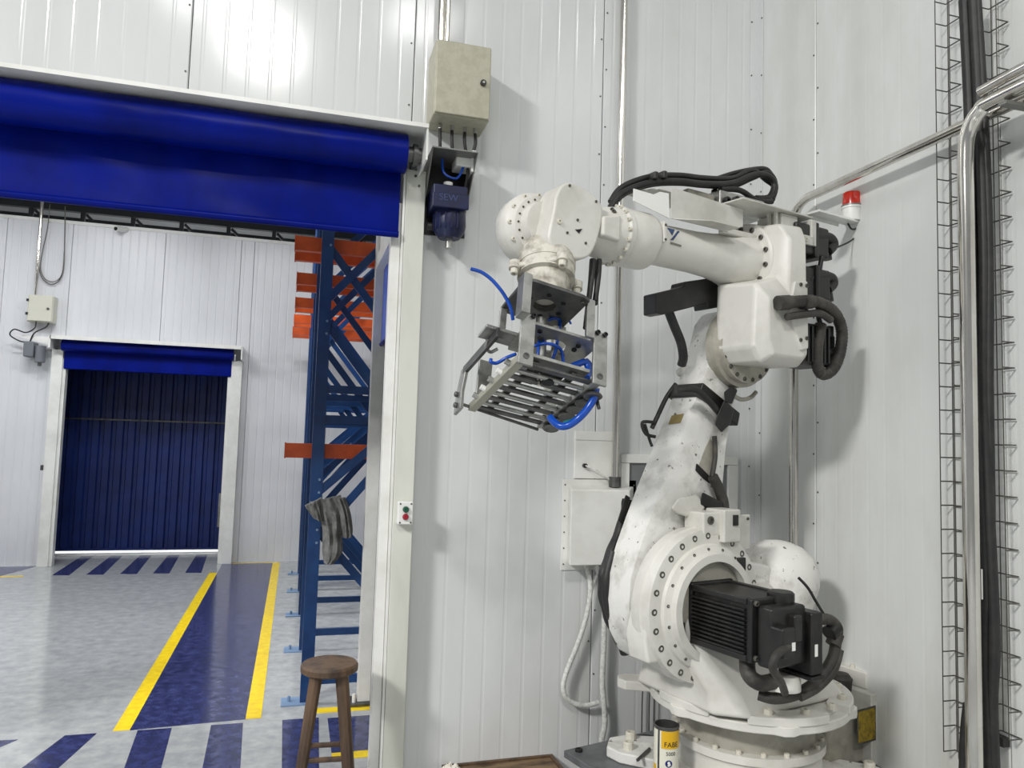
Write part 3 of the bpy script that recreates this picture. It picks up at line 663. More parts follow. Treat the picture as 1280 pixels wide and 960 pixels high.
bx1_ = atx(1226, 730, XC-.03); o = MB().box(bx1_, (.004, .012, .1)).build('cable_tag', whitepl); tag(o, 'white marker strip on the black cables', 'marker')
q = atx(1250, 925, WX-.02); o = MB().box(q, (.03, .05, .03)).build('wall_clip', blackm); tag(o, 'small black clip on the right wall low by the tray', 'clip')

# ================================================================== STOOL, CRATE, RAG
st = empty('bar_stool', (0, 0, 0)); SY = 3.3
c0 = aty(412, 832, SY); SZ = c0.z
seat = MB(); rr = .118
seat.lathe([(0, rr*.9), (.008, rr), (.028, rr), (.037, rr*.94), (.038, .01)], (c0.x, SY, SZ-.024), (0, 0, 1), 36)
st.location = (c0.x, SY, 0); off = tuple(st.location)
seat.build('seat', wood, st, off)
def lp(i, z):
    sx, sy = ((-1, -1), (1, -1), (1, 1), (-1, 1))[i]; t = z/SZ; h = .125+(.048-.125)*t
    x, y = sx*h, sy*h*.85; c_, s_ = math.cos(-.07), math.sin(-.07)
    return V(c0.x+x*c_-y*s_, SY+x*s_+y*c_, z)
for i in range(4): MB().cyl(lp(i, 0), lp(i, SZ-.012), .021, .027, n=10).build('leg', wood, st, off)
for i, z in enumerate((.33, .27, .33, .27)): MB().cyl(lp(i, z), lp((i+1) % 4, z), .011, n=10).build('rung', wood, st, off)
tag(st, 'worn dark wooden round-topped stool in the doorway', 'stool')
cr = empty('plywood_board', (1.0, 3.38, .0)); off = tuple(cr.location)
zc_ = .125
pa, pb = atz(690, 944, zc_), atz(552, 958, zc_)
dirx = (pb-pa).normalized(); diry = V(-dirx.y, dirx.x, 0)
if diry.y > 0: diry = -diry
cen = (pa+pb)/2+diry*.19
L_ = (pb-pa).length
MB().box(cen+V(0, 0, -.012), (L_, .38, .02), axes=(dirx, diry, V(0, 0, 1))).build('board', wood2, cr, off, .002)
for s in (-1, 1):
    MB().box(cen+diry*(s*.181)+V(0, 0, -.056), (L_, .018, .112+.016), axes=(dirx, diry, V(0, 0, 1))).build('side_batten', wood, cr, off, .002)
    MB().box(cen+dirx*(s*(L_/2-.009))+V(0, 0, -.056), (.018, .34, .112+.016), axes=(dirx, diry, V(0, 0, 1))).build('end_batten', wood, cr, off, .002)
tag(cr, 'low dusty wooden box lid on the floor against the near wall', 'wooden box')
q = atz(562, 962, zc_)
rg = MB()
rings = []
for i in range(9):
    th = math.pi*i/8*.5; rings.append([V(q.x+math.cos(a)*.05*math.cos(th)*(1+.5*noise.noise(V(a*2, i*.5, 3))), q.y-.02+math.sin(a)*.035*math.cos(th)*(1+.5*noise.noise(V(a*2, i*.5, 7))), zc_-.002+.03*math.sin(th)*(1+.8*noise.noise(V(a*3, i, 1)))) for a in [2*math.pi*j/24 for j in range(24)]])
o = rg.loft(rings).build('cotton_rag', rag_m, sm=60); tag(o, 'crumpled white rag on the corner of the wooden box', 'rag')

# ================================================================== ROBOT
Zx = V(0, 0, 1)
pd = empty('robot_pedestal', (RB.x, RB.y, 0), RA+math.pi); 
MB().bb(-.62, .55, -.5, .5, ZP-.03, ZP).build('top_plate', pedestal_m, pd, bevel=.004)
MB().bb(-.5, .45, -.42, .42, .03, ZP-.03).build('box_frame', pedestal_m, pd, bevel=.004)
MB().bb(-.56, .5, -.46, .46, 0, .03).build('floor_plate', pedestal_m, pd, bevel=.004)
for x, y in ((.5, -.46), (.5, .45), (-.57, -.46), (-.57, .45), (.5, 0), (.28, -.47)):
    bolt((x, y, ZP), (0, 0, 1), .016, .012, pd, darkhole)
q = rz(808, 926, ZP)
MB().lathe([(0, .045), (.012, .045), (.016, .035)], (q.x, q.y, ZP), Zx, 24).build('black_disc', black, pd)  # flat black disc for the dark round shape behind the can
tag(pd, 'grey steel pedestal carrying the white robot', 'pedestal')

rb = empty('industrial_robot', (RB.x, RB.y, ZP), RA+math.pi); RO = (0, 0, ZP)
tag(rb, 'large white six-axis industrial robot with a bent arm', 'robot')
Zx = V(0, 0, 1); UX = V(1, 0, 0); VX = V(0, 1, 0)
def RBd(b, name, material=robot_m, parent=rb, bevel=0, seg=3, sm=35, ang=35): return b.build(name, material, parent, RO, bevel, seg, sm, ang)
# --- base
bs = RBd(MB().lathe([(0, .33), (.05, .33), (.055, .285), (.13, .285), (.135, .300), (.165, .300)], (0, 0, ZP), Zx, 56), 'base')
for k in range(4):
    a = math.pi/4+k*math.pi/2; c = V(math.cos(a)*.40, math.sin(a)*.40, 0); d = V(math.cos(a), math.sin(a), 0); e = V(-d.y, d.x, 0)
    o = MB().prism([(-.16, -.15), (.1, -.10), (.16, -.05), (.16, .05), (.1, .10), (-.16, .15)], c+V(0, 0, ZP), d, e, Zx, 0, .045); RBd(o, 'foot', robot_d, bs, .008)
    for s in (-.06, .05):
        bolt(c+d*.07+e*s+V(0, 0, ZP+.045), Zx, .022, .03, bs, boltw_m, RO)
nb = RBd(MB().lathe([(0, .262), (.11, .262), (.115, .27), (.12, .27)], (0, 0, ZP+.165), Zx, 56), 'base_neck', robot_g)
for k in range(20):
    a = 2*math.pi*k/20; bolt(V(math.cos(a)*.282, math.sin(a)*.282, ZP+.165), Zx, .0105, .014, bs, boltw_m, RO)
MB()
# connector box at the back of the base
cbx = RBd(MB().bb(-.70, -.50, -.02, .22, ZP, .63), 'connector_box', rsheet, rb, .006)
RBd(MB().bb(-.56, -.27, -.06, .18, ZP, .56), 'base_rear_housing', robot_g, rb, .02)
RBd(MB().bb(-.66, -.54, .02, .17, .63, .70), 'connector_head', robot_m, cbx, .006)
for k in range(3): bolt((-.64+k*.04, .09, .70), Zx, .010, .012, cbx, boltw_m, RO)
q0, q1 = rv(1073, 890, .222), rv(1094, 923, .222)
lab = MB().bb(q1.x, q0.x, .2205, .2225, q1.z, q0.z); o = RBd(lab, 'warning_label', yellowlab, cbx); o['label'] = 'scuffed yellow warning label'
RBd(MB().bb(q1.x-.006, q0.x+.006, .2200, .2215, q1.z-.008, q0.z+.008), 'label_backing', steel_d, cbx)
RBd(MB().bb(-.715, -.70, .05, .2, .36, .5), 'side_cover', rsheet, cbx, .004)
RBd(MB().lathe([(0, .04), (.05, .045), (.07, .03)], (-.47, .1, .62), Zx, 18), 'black_cap', hose_m, cbx)
RBd(MB().bb(-.44, -.34, -.05, .08, .64, .72), 'rear_block', robot_m, cbx, .01)
# --- swing turntable
z0 = ZP+.285
fl_o = []
for k in range(72):
    a = 2*math.pi*k/72; r = .392+(.018 if (k % 12) in (0, 1) else 0); fl_o.append((math.cos(a)*r, math.sin(a)*r))
tt = RBd(MB().prism(fl_o, (0, 0, 0), UX, VX, Zx, z0, z0+.035), 'turntable', robot_m, rb, .006)
def sector(a0, a1, r0, r1, z0_, z1_, n=12):
    ol = [(math.cos(a)*r1, math.sin(a)*r1) for a in [a0+(a1-a0)*i/n for i in range(n+1)]]+[(math.cos(a)*r0, math.sin(a)*r0) for a in [a1+(a0-a1)*i/n for i in range(n+1)]]
    return MB().prism(ol, (0, 0, 0), UX, VX, Zx, z0_, z1_)
RBd(MB().lathe([(0, .355), (.012, .35)], (0, 0, z0+.035), Zx, 64), 'turntable_rim', robot_m, tt, .004)
for a0, a1 in ((-52, -22), (-14, 22), (42, 88), (110, 160), (175, 230), (245, 290)): RBd(sector(R_(a0), R_(a1), .31, .398, z0+.03, z0+.062), 'raised_segment', robot_m, tt, .005)
lug = rv(795, 868, -.26)
RBd(MB().prism([(-.03, -.05), (.09, -.05), (.12, -.02), (.12, .03), (.09, .06), (-.03, .06)], (.30, -.27, 0), V(.78, -.62, 0), V(.62, .78, 0), Zx, z0+.005, z0+.045), 'lug', robot_m, tt, .008)
for k in range(16):
    a = 2*math.pi*k/16+.15; bolt(V(math.cos(a)*.358, math.sin(a)*.358, z0+.06), Zx, .0165, .020, tt, boltw_m, RO)
# --- shoulder casting (rotating head)
J2u, J2z = .335, 1.043
def rr_(cu, cv, hu, hv, z, ch=.3):
    k = min(hu, hv)*ch
    return [V(cu+a, cv+b, z) for a, b in ((hu-k, -hv), (hu, -hv+k), (hu, hv-k), (hu-k, hv), (-hu+k, hv), (-hu, hv-k), (-hu, -hv+k), (-hu+k, -hv))]
RBd(MB().loft([rr_(.03, -.02, .36, .30, z0+.05), rr_(.06, -.01, .33, .25, z0+.13), rr_(.13, 0, .32, .17, z0+.25), rr_(.20, .01, .30, .105, z0+.40), rr_(.26, .01, .27, .095, z0+.50)]), 'shoulder_body', robot_m, rb, .025, 4)
sh = RBd(MB().lathe([(.002, .285), (.03, .292), (.055, .292), (.062, .286), (.10, .284), (.105, .262)], (J2u, 0, J2z), VX, 72), 'shoulder_flange', robot_m, rb)
RBd(MB().lathe_open([(.10, .235), (.118, .228), (.128, .205), (.15, .20), (.152, .172), (.10, .170), (.10, .235)], (J2u, 0, J2z), VX, 64), 'shoulder_hub', robot_m, sh)
RBd(MB().lathe([(0, .170), (.02, .170)], (J2u, .10, J2z), VX, 40), 'hub_recess', robot_g, sh)
for k in range(24):
    a = 2*math.pi*k/24; p = V(J2u+math.cos(a)*.262, .1, J2z+math.sin(a)*.262)
    bolt(p+V(0, .002, 0), VX, .0125, .004, sh, bolt_m, RO)
for k in range(18):
    a = 2*math.pi*k/18+.1; bolt(V(J2u+math.cos(a)*.215, .122, J2z+math.sin(a)*.215), VX, .006, .004, sh, bolt_m, RO)
# ears and lugs round the flange
RBd(MB().prism([(-.05, -.03), (.055, -.03), (.055, .06), (-.05, .06)], (J2u-.03, .0, J2z+.29), UX, Zx, VX, .0, .105), 'top_lug', robot_m, sh, .008)
bolt(V(J2u-.01, .106, J2z+.32), VX, .016, .006, sh, bolt_m, RO)
q = rv(792, 795, .03)
RBd(MB().prism([(-.05, -.09), (.03, -.09), (.05, .0), (.03, .09), (-.02, .1)], (J2u+.235, 0, J2z-.10), UX, Zx, VX, -.03, .08), 'side_lug', robot_m, sh, .012)
RBd(MB().bb(J2u-.15, J2u-.06, .03, .13, J2z+.235, J2z+.36), 'stop_bracket', rsheet, sh, .006)
RBd(MB().bb(J2u-.235, J2u-.152, .09, .10, J2z+.20, J2z+.335), 'sensor_plate', rsheet, sh, .003)
for a_, z_ in ((-.165, .32), (-.22, .32)): bolt(V(J2u+a_, .101, J2z+z_), VX, .006, .004, sh, bolt_m, RO)
RBd(MB().bb(J2u-.13, J2u-.105, .13, .136, J2z+.30, J2z+.34), 'black_sensor', blackm, sh)
q = rv(850, 790, .125); RBd(MB().box(q, (.035, .02, .07)), 'black_clip', blackm, sh, .005)
q = rv(926, 705, .125); RBd(MB().box(q, (.04, .02, .05)), 'black_clip', blackm, sh, .005)
# dome at the back (balancer / first axis drive cover)
q = rv(972, 722, -.02)
dm = RBd(MB().lathe([(-.22, .135), (-.1, .155), (.0, .17), (.06, .162), (.11, .13), (.145, .08), (.157, .03), (.158, .002)], (q.x, q.y-.0, q.z+.0), V(-.25, .0, 1).normalized(), 40), 'dome_cover', robot_d, rb, sm=60)
RBd(MB().loft([rr_(-.16, -.05, .2, .16, z0+.05), rr_(-.17, -.04, .17, .15, z0+.25), rr_(-.16, -.03, .14, .14, z0+.42)]), 'rear_body', robot_m, rb, .03, 4)
RBd(MB().loft([[rv(*p, .06)-V(0, d, 0) for p in ((925, 700), (955, 705), (985, 715), (990, 745), (940, 745), (915, 730))] for d in (0, .12)]), 'dome_collar', robot_d, rb, .015)
# --- shoulder motor, along +v
mo = empty('shoulder_motor', (0, 0, 0)); bpy.data.objects.remove(mo)
MZ = J2z-.018
MZ = J2z-.012
mt = RBd(MB().bb(J2u-.10, J2u+.10, .115, .40, MZ-.10, MZ+.10), 'shoulder_motor', blackm, rb, .012)
RBd(MB().bb(J2u-.112, J2u+.112, .112, .135, MZ-.112, MZ+.112), 'mount_flange', blackm, mt, .01)
RBd(MB().bb(J2u-.108, J2u+.108, .385, .41, MZ-.108, MZ+.105), 'end_flange', blackm, mt, .008)
for k in range(11):
    z = MZ-.078+k*.0143
    RBd(MB().bb(J2u+.095, J2u+.115, .135, .385, z-.003, z+.003), 'cooling_fin', blackm, mt)
for t in (-1, 1):
    RBd(MB().bb(J2u+.085, J2u+.112, .13, .39, MZ+t*.094-.011, MZ+t*.094+.011), 'corner_rail', blackm, mt, .004)
RBd(MB().bb(J2u-.112, J2u-.085, .13, .39, MZ+.083, MZ+.105), 'corner_rail', blackm, mt, .004)
for s in (-1, 1):
    for t in (-1, 1): bolt(V(J2u+s*.09, .411, MZ+t*.09), VX, .010, .01, mt, bolt_m, RO)
RBd(MB().bb(J2u-.09, J2u+.085, .41, .475, MZ-.115, MZ+.085), 'brake_housing', blackm, mt, .012)
RBd(MB().bb(J2u-.145, J2u-.085, .37, .50, MZ-.15, MZ+.06), 'encoder_housing', blackm, mt, .008)
RBd(MB().bb(J2u-.15, J2u-.08, .365, .505, MZ-.165, MZ-.15), 'encoder_base', blackm, mt, .004)
RBd(MB().bb(J2u+.02, J2u+.085, .46, .52, MZ-.07, MZ+.03), 'connector_block', blackm, mt, .01)
RBd(MB().bb(J2u-.04, J2u+.0, .46, .50, MZ-.03, MZ+.06), 'sensor_plug', blackm, mt, .008)
RBd(MB().lathe([(0, .046), (.028, .046), (.034, .040)], (J2u-.05, .40, MZ+.085), Zx, 26), 'encoder_cap', blackm, mt)
RBd(MB().bb(J2u-.135, J2u-.10, .44, .501, MZ+.0, MZ+.05), 'terminal_cover', blackm, mt, .006)
RBd(MB().bb(J2u+.025, J2u+.042, .5202, .521, MZ-.045, MZ-.018), 'label', whitepl, mt)
RBd(MB().bb(J2u-.115, J2u-.10, .5002, .501, MZ-.085, MZ-.045), 'label', whitepl, mt)
RBd(MB().lathe([(0, .05), (.02, .055), (.05, .055), (.055, .03)], (J2u-.07, .40, MZ-.165), V(0, 0, -1), 24), 'grey_boss', robot_m, mt)
def hose(name, pts, r, material=hose_m, parent=rb, n=12, k=6):
    o = RBd(MB().tube(pts, r, n, k), name, material, parent, sm=60); return o
hose('motor_hose', [rv(1014, 776, .44), rv(1034, 774, .44), rv(1046, 784, .44), rv(1045, 800, .44), rv(1040, 825, .44), rv(1020, 852, .43), rv(995, 868, .41), rv(968, 873, .38), rv(948, 868, .34)], .020)
hose('motor_cable', [rv(1050, 812, .45), rv(1042, 838, .45), rv(1022, 860, .44), rv(1000, 872, .43)], .014)
hose('motor_cable', [rv(985, 808, .51), rv(970, 820, .53), rv(966, 836, .52), rv(976, 852, .49), rv(981, 866, .45)], .013)
hose('motor_hose', [rv(935, 808, .33), rv(934, 832, .34), rv(938, 846, .36), rv(952, 854, .38), rv(972, 850, .40)], .027)
hose('motor_cable', [rv(998, 722, .40), rv(1010, 735, .42), rv(1020, 752, .43), rv(1030, 768, .44)], .005, black)
RBd(MB().cyl(rv(1036, 792, .44), rv(1045, 783, .44), .028, n=18), 'hose_fitting', blackm, rb)
RBd(MB().cyl(rv(1046, 792, .44), rv(1041, 806, .44), .026, n=18), 'hose_fitting', hose_m, rb)
# --- lower arm
AV0, AV1 = -.18, -.02
def sect(z, u0, u1, c=.03, dv=0, v1=AV1):
    v0 = AV0+dv
    return [V(u1-.012, v0, z), V(u1, v0+.012, z), V(u1, v1-c*.35, z), V(u1-c, v1, z), V(u0+c, v1, z), V(u0, v1-c, z), V(u0, v0+.012, z), V(u0+.012, v0, z)]
la = RBd(MB().loft([sect(.80, .22, .47), sect(.84, .16, .535), sect(.92, .10, .583), sect(1.04, .075, .604), sect(1.14, .075, .596), sect(1.25, .085, .556), sect(1.36, .095, .507), sect(1.47, .10, .455), sect(1.62, .085, .378), sect(1.76, .058, .308), sect(1.87, .025, .257), sect(1.97, -.015, .207), sect(2.08, -.05, .172), sect(2.16, -.03, .15), sect(2.205, .0, .11), sect(2.22, .03, .08)]), 'lower_arm', robot_d, rb, .02, 3, 40)
RBd(MB().lathe([(0, .245), (.026, .245)], (J2u, AV1-.002, J2z), VX, 56), 'joint_seal', robot_g, la)
for k in range(3): pass
# recessed pocket + dark frames on the +v face of the lower arm
q = [rv(*p, AV1+.004) for p in ((888, 548), (897, 562), (890, 602), (872, 588), (882, 560))]
RBd(MB().loft([[a for a in q], [a-V(0, .012, 0) for a in q]]), 'pocket', robot_g, la)
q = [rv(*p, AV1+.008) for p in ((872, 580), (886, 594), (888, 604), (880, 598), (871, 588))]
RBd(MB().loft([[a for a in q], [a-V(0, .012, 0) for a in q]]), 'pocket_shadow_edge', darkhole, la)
# black cable clamp band round the arm
def band(pts, r0, name='clamp_band'):
    return RBd(MB().tube(pts, r0, 8), name, blackm, la)
bz = 1.86
def arm_at(z):
    zs = [(.80, .22, .47), (.84, .16, .535), (.92, .10, .583), (1.04, .075, .604), (1.14, .075, .596), (1.25, .085, .556), (1.36, .095, .507), (1.47, .10, .455), (1.62, .085, .378), (1.76, .058, .308), (1.87, .025, .257), (1.97, -.015, .207), (2.08, -.05, .172)]
    for a, b in zip(zs, zs[1:]):
        if a[0] <= z <= b[0]:
            t = (z-a[0])/(b[0]-a[0]); return a[1]+(b[1]-a[1])*t, a[2]+(b[2]-a[2])*t
def collar(zf, zb, h, grow, name, material):
    b = MB(); rings = []
    for dz, g in ((0, grow), (h, grow)):
        ring = []
        for (u, v, z) in [(1, AV0-grow, zf), (1, AV1+grow, zf), (0, AV1+grow, zb), (0, AV0-grow, zb)]:
            zz = z+dz; u0, u1 = arm_at(zz); ring.append(V(u1+grow if u else u0-grow, v, zz))
        rings.append(ring)
    inner = []
    b.loft(rings); return RBd(b, name, material, la, .006)
collar(1.845, 1.73, .055, .012, 'clamp_band', blackm)
hose('arm_cable', [rv(845, 488, AV1+.03), rv(868, 487, AV1+.05), rv(885, 500, AV1+.05), rv(902, 520, AV1+.05)], .014, black, la)
hose('arm_cable', [rv(845, 480, AV0), rv(833, 497, AV0-.01), rv(822, 520, AV0-.02), rv(815, 535, AV0-.02)], .010, black, la)
RBd(MB().loft([[rv(*p, AV1+d) for p in ((896, 520), (905, 500), (918, 512), (913, 530), (902, 541), (893, 530))] for d in (.0, .07)]), 'clamp_block', blackm, la, .006)
RBd(MB().loft([[rv(*p, AV1+d) for p in ((905, 490), (915, 482), (922, 488), (915, 505), (906, 502))] for d in (.0, .05)]), 'clamp_block', blackm, la, .004)
hose('wire_bracket', [rv(818, 528, AV0-.01), rv(803, 528, AV0-.02), rv(807, 542, AV0-.02), rv(819, 546, AV0-.01)], .007, black, la)
hose('wire_bracket', [rv(806, 530, AV0-.02), rv(812, 550, AV0-.02), rv(815, 558, AV0-.01)], .006, black, la)
hose('arm_cable', [rv(893, 545, AV1+.02), rv(894, 570, AV1+.02), rv(890, 596, AV1+.02)], .010, hose_m, la)
hose('arm_cable', [rv(891, 596, AV1+.03), rv(898, 610, AV1+.03), rv(904, 628, AV1+.03), rv(905, 648, AV1+.03)], .022, hose_m, la)
RBd(MB().loft([[rv(*p, AV1+d) for p in ((878, 615), (895, 624), (904, 628), (902, 640), (874, 632))] for d in (.0, .05)]), 'clamp_block', blackm, la, .006)
o = RBd(MB().loft([[V(arm_at(z)[1]+e, v, z) for e, v, z in ((.001+d, -.13, 1.765), (.001+d, -.065, 1.772), (.001+d, -.065, 1.735), (.001+d, -.13, 1.728))] for d in (0, .003)]), 'gold_label', goldlab, la)
# wrinkled protective folds on the arm front (raised ridges)
RBd(MB().loft([[rv(*p, AV1+d) for p in ((848, 622), (872, 618), (882, 634), (872, 650), (846, 642), (838, 636))] for d in (-.01, .05)]), 'cast_shoulder', robot_m, la, .012)
# black conduit behind the arm (left)
hose('arm_hose', [rv(784, 624, -.24), rv(779, 650, -.24), rv(766, 684, -.22), rv(755, 715, -.2), rv(754, 745, -.2), rv(762, 775, -.2), rv(775, 802, -.2)], lambda t: .020+.007*math.sin(t*40)*.3, black, la)
RBd(MB().loft([[rv(*p, -.24+d) for p in ((782, 618), (788, 622), (779, 655), (772, 650))] for d in (0, .05)]), 'hose_guard', blackm, la, .005)
hose('arm_hose', [rv(766, 690, -.18), rv(758, 725, -.17), rv(760, 760, -.17), rv(772, 790, -.17), rv(780, 812, -.17)], .018, black, la)
RBd(MB().cyl(rv(776, 796, -.17), rv(783, 815, -.17), .026, n=14), 'hose_fitting', blackm, la)
# --- elbow: J3 hub + casting
J3u, J3z = .06, 2.055
j3 = RBd(MB().lathe([(AV1-.01, .165), (.015, .165), (.02, .15), (.05, .15), (.055, .12)], (J3u, 0, J3z), VX, 56), 'elbow_joint', robot_g, rb)
for k in range(18):
    a = 2*math.pi*k/18; bolt(V(J3u+math.cos(a)*.135, .05, J3z+math.sin(a)*.135), VX, .0095, .006, j3, bolt_m, RO)
hose('grease_tube', [rv(945, 490, .0), rv(938, 497, .0), rv(925, 499, .0), rv(912, 490, .0)], .009, robot_g, j3)
ec = RBd(MB().loft([[V(u, v, z) for u, z in ol] for v, ol in (
    (-.005, [(.19, 2.05), (.185, 2.30), (.07, 2.33), (.06, 2.55), (-.08, 2.56), (-.09, 2.0), (-.05, 1.985), (.15, 1.985)]),
    (.02, [(.21, 2.03), (.205, 2.30), (.08, 2.33), (.07, 2.56), (-.10, 2.57), (-.11, 2.0), (-.07, 1.972), (.17, 1.975)]),
    (.20, [(.21, 2.03), (.195, 2.28), (.07, 2.32), (.06, 2.54), (-.08, 2.55), (-.09, 2.0), (-.05, 1.968), (.17, 1.972)]),
    (.245, [(.17, 2.06), (.165, 2.22), (.05, 2.26), (.04, 2.47), (-.05, 2.48), (-.06, 2.02), (-.03, 1.995), (.14, 2.0)]))]), 'elbow_casting', robot_m, rb, .03, 4)
RBd(MB().loft([[V(u, .245+d, z) for u, z in ((.03, 2.30), (-.045, 2.31), (-.05, 2.04), (-.01, 2.03), (.03, 2.10), (.06, 2.2))] for d in (-.01, .012)]), 'side_cover', robot_m, ec, .006)
for u, z in ((-.035, 2.29), (.0, 2.29), (-.035, 2.19), (-.035, 2.08), (.0, 2.07), (.03, 2.17)): bolt(V(u, .257, z), VX, .008, .005, ec, bolt_m, RO)
# --- forearm
FZ, FV = 2.412, .022
RBd(MB().lathe([(.03, .165), (.072, .160), (.08, .152)], (0, FV, FZ), UX, 56), 'forearm_flange', robot_m, ec)
fa = RBd(MB().lathe([(.07, .122), (.11, .117), (.16, .112), (.20, .100), (.26, .089), (.36, .082), (.56, .079), (.59, .085), (.605, .104), (.62, .108), (.725, .108), (.735, .105)], (0, FV, FZ), UX, 56), 'forearm', robot_m, rb, sm=45)
for k in range(14):
    a = 2*math.pi*k/14+.2; bolt(V(.08, FV+math.cos(a)*.136, FZ+math.sin(a)*.136), UX, .0105, .008, ec, bolt_m, RO)
RBd(MB().bb(.08, .27, FV+.055, FV+.085, FZ+.075, FZ+.10), 'cast_pad', robot_m, fa, .006)
RBd(MB().bb(.585, .60, FV+.055, FV+.105, FZ-.02, FZ+.06), 'cover_pad', robot_m, fa, .004)
for z in (.045, -.01): bolt(V(.592, FV+.105, FZ+z), VX, .005, .003, fa, bolt_m, RO)
# emblem on the forearm (blue triangle, slanted stroke, grey bar), wrapped on the tube
def on_tube(u, ang, r=.0815): return V(u, FV+math.cos(ang)*r, FZ+math.sin(ang)*r)
def decal(pts, r0, r1, name, material):
    RBd(MB().loft([[on_tube(u, a, r) for u, a in pts] for r in (r0, r1)]), name, material, fa, sm=0)
decal([(.546, .66), (.511, .64), (.534, .27)], .079, .0832, 'emblem_triangle', logob)
decal([(.498, .60), (.487, .60), (.531, .04), (.545, .02)], .079, .0832, 'emblem_stroke', logob)
decal([(.544, -.08), (.490, -.12), (.490, -.20), (.544, -.16)], .079, .0832, 'emblem_bar', logog)
# --- wrist
wrs = RBd(MB().lathe([(.735, .112), (.755, .112), (.762, .104), (.80, .098), (.85, .088), (.90, .075)], (0, FV, FZ), UX, 48), 'wrist_ring', robot_m, rb)
for k in range(18):
    a = 2*math.pi*k/18; bolt(V(.757, FV+math.cos(a)*.1085, FZ+math.sin(a)*.1085), UX, .0075, .012, wrs, boltw_m, RO)
for a in (.6, .25): bolt(V(.80, FV+math.cos(a)*.07, FZ+.05+math.sin(a)*.03), V(1, .6, .4), .008, .02, wrs, bolt_m, RO)
c1 = lambda x, y: (560+x/4.923, 200+y/4.923)
RBd(MB().loft([[V(u, v, z) for u, z in ((.80, 2.36), (.88, 2.37), (.88, 2.44), (.80, 2.46))] for v in (.06, .125)]), 'wrist_pad', robot_m, wrs, .01)
wl_ = chaikin([rv(*c1(*p), .10) for p in ((640, 300), (650, 215), (690, 150), (755, 135), (890, 220), (945, 285), (930, 420), (895, 540), (850, 610), (760, 620), (640, 565), (600, 500), (612, 420))], 2)
wh = RBd(MB().loft([[V(p.x, v, p.z) for p in wl_] for v in (.0, .115)]), 'wrist_housing', robot_m, rb, .01, 3)
0 and RBd(MB().loft([[V(p.x, v, p.z) for p in chaikin([rv(*c1(*p), .10) for p in ((650, 300), (662, 225), (700, 165), (752, 152), (872, 226), (915, 290), (900, 400), (780, 420), (650, 400))], 2)] for v in (.11, .119)]), 'raised_cover', robot_m, wh, .003)
bolt(rv(699, 277, .1155), VX, .009, .006, wh, boltw_m, RO)
for p in ((722, 275), (709, 291), (701, 314), (732, 304), (745, 252), (712, 232)): bolt(rv(*p, .1155), VX, .005, .003, wh, bolt_m, RO)
RBd(MB().loft([[rv(*p, .1155+d) for p in ((719, 287), (728, 286), (724, 292))] for d in (-.002, .0015)]), 'black_chip', darkhole, wh)
dc = rv(668, 286, -.05)
wd = RBd(MB().lathe([(-.11, .112), (-.09, .126), (-.03, .130), (-.02, .124), (.0, .110), (.012, .106), (.014, .085), (.05, .080)], (dc.x, -.02, dc.z), VX, 48), 'wrist_drive', robot_m, rb)
for k in range(12):
    a = 2*math.pi*k/12; bolt(V(dc.x+math.cos(a)*.116, -.032, dc.z+math.sin(a)*.116), VX, .008, .010, wd, boltw_m, RO)
for k in range(20):
    a = 2*math.pi*k/20; bolt(V(dc.x+math.cos(a)*.094, -.008, dc.z+math.sin(a)*.094), VX, .004, .004, wd, bolt_m, RO)
RBd(MB().bb(dc.x-.09, dc.x+.03, .01, .06, dc.z-.05, dc.z+.05), 'wrist_bridge', robot_m, wd, .02)
RBd(MB().lathe([(0, .03), (.015, .028), (.026, .018), (.03, .004)], (dc.x-.02, .06, dc.z), VX, 24), 'dome_cap', robot_m, wd)
TL = lambda p: V((p-RB).dot(RU), (p-RB).dot(RVV), p.z)
tax = V(TT.dot(RU), TT.dot(RVV), TT.z)
o0 = TL(TO-TT*.17); 
wf_ = RBd(MB().lathe([(0, .095), (.04, .098), (.06, .10), (.075, .10), (.078, .082), (.15, .080), (.155, .074)], o0, tax, 40), 'tool_flange', robot_k, rb)
ta_l = V(TA.dot(RU), TA.dot(RVV), TA.z); tb_l = V(TB.dot(RU), TB.dot(RVV), TB.z)
c45 = math.sqrt(.5); xa_, xb_ = (ta_l+tb_l)*c45, (tb_l-ta_l)*c45
RBd(MB().plate_hole(.092, .092, .072, .02, o0+tax*.05, (xa_, xb_, tax)), 'clamp_plate', robot_k, wf_, .008)
for sa in (-1, 1):
    for sb in (-1, 1):
        RBd(MB().cyl(o0+xa_*(sa*.085)+xb_*(sb*.085)+tax*.045, o0+xa_*(sa*.085)+xb_*(sb*.085)+tax*.074, .020, n=16), 'clamp_lug', robot_k, wf_)
        bolt(o0+xa_*(sa*.085)+xb_*(sb*.085)+tax*.074, tax, .013, .02, wf_, boltw_m, RO)
RBd(MB().lathe([(-.06, .085), (.0, .10), (.03, .10)], o0, tax, 36), 'flange_neck', robot_k, wf_)
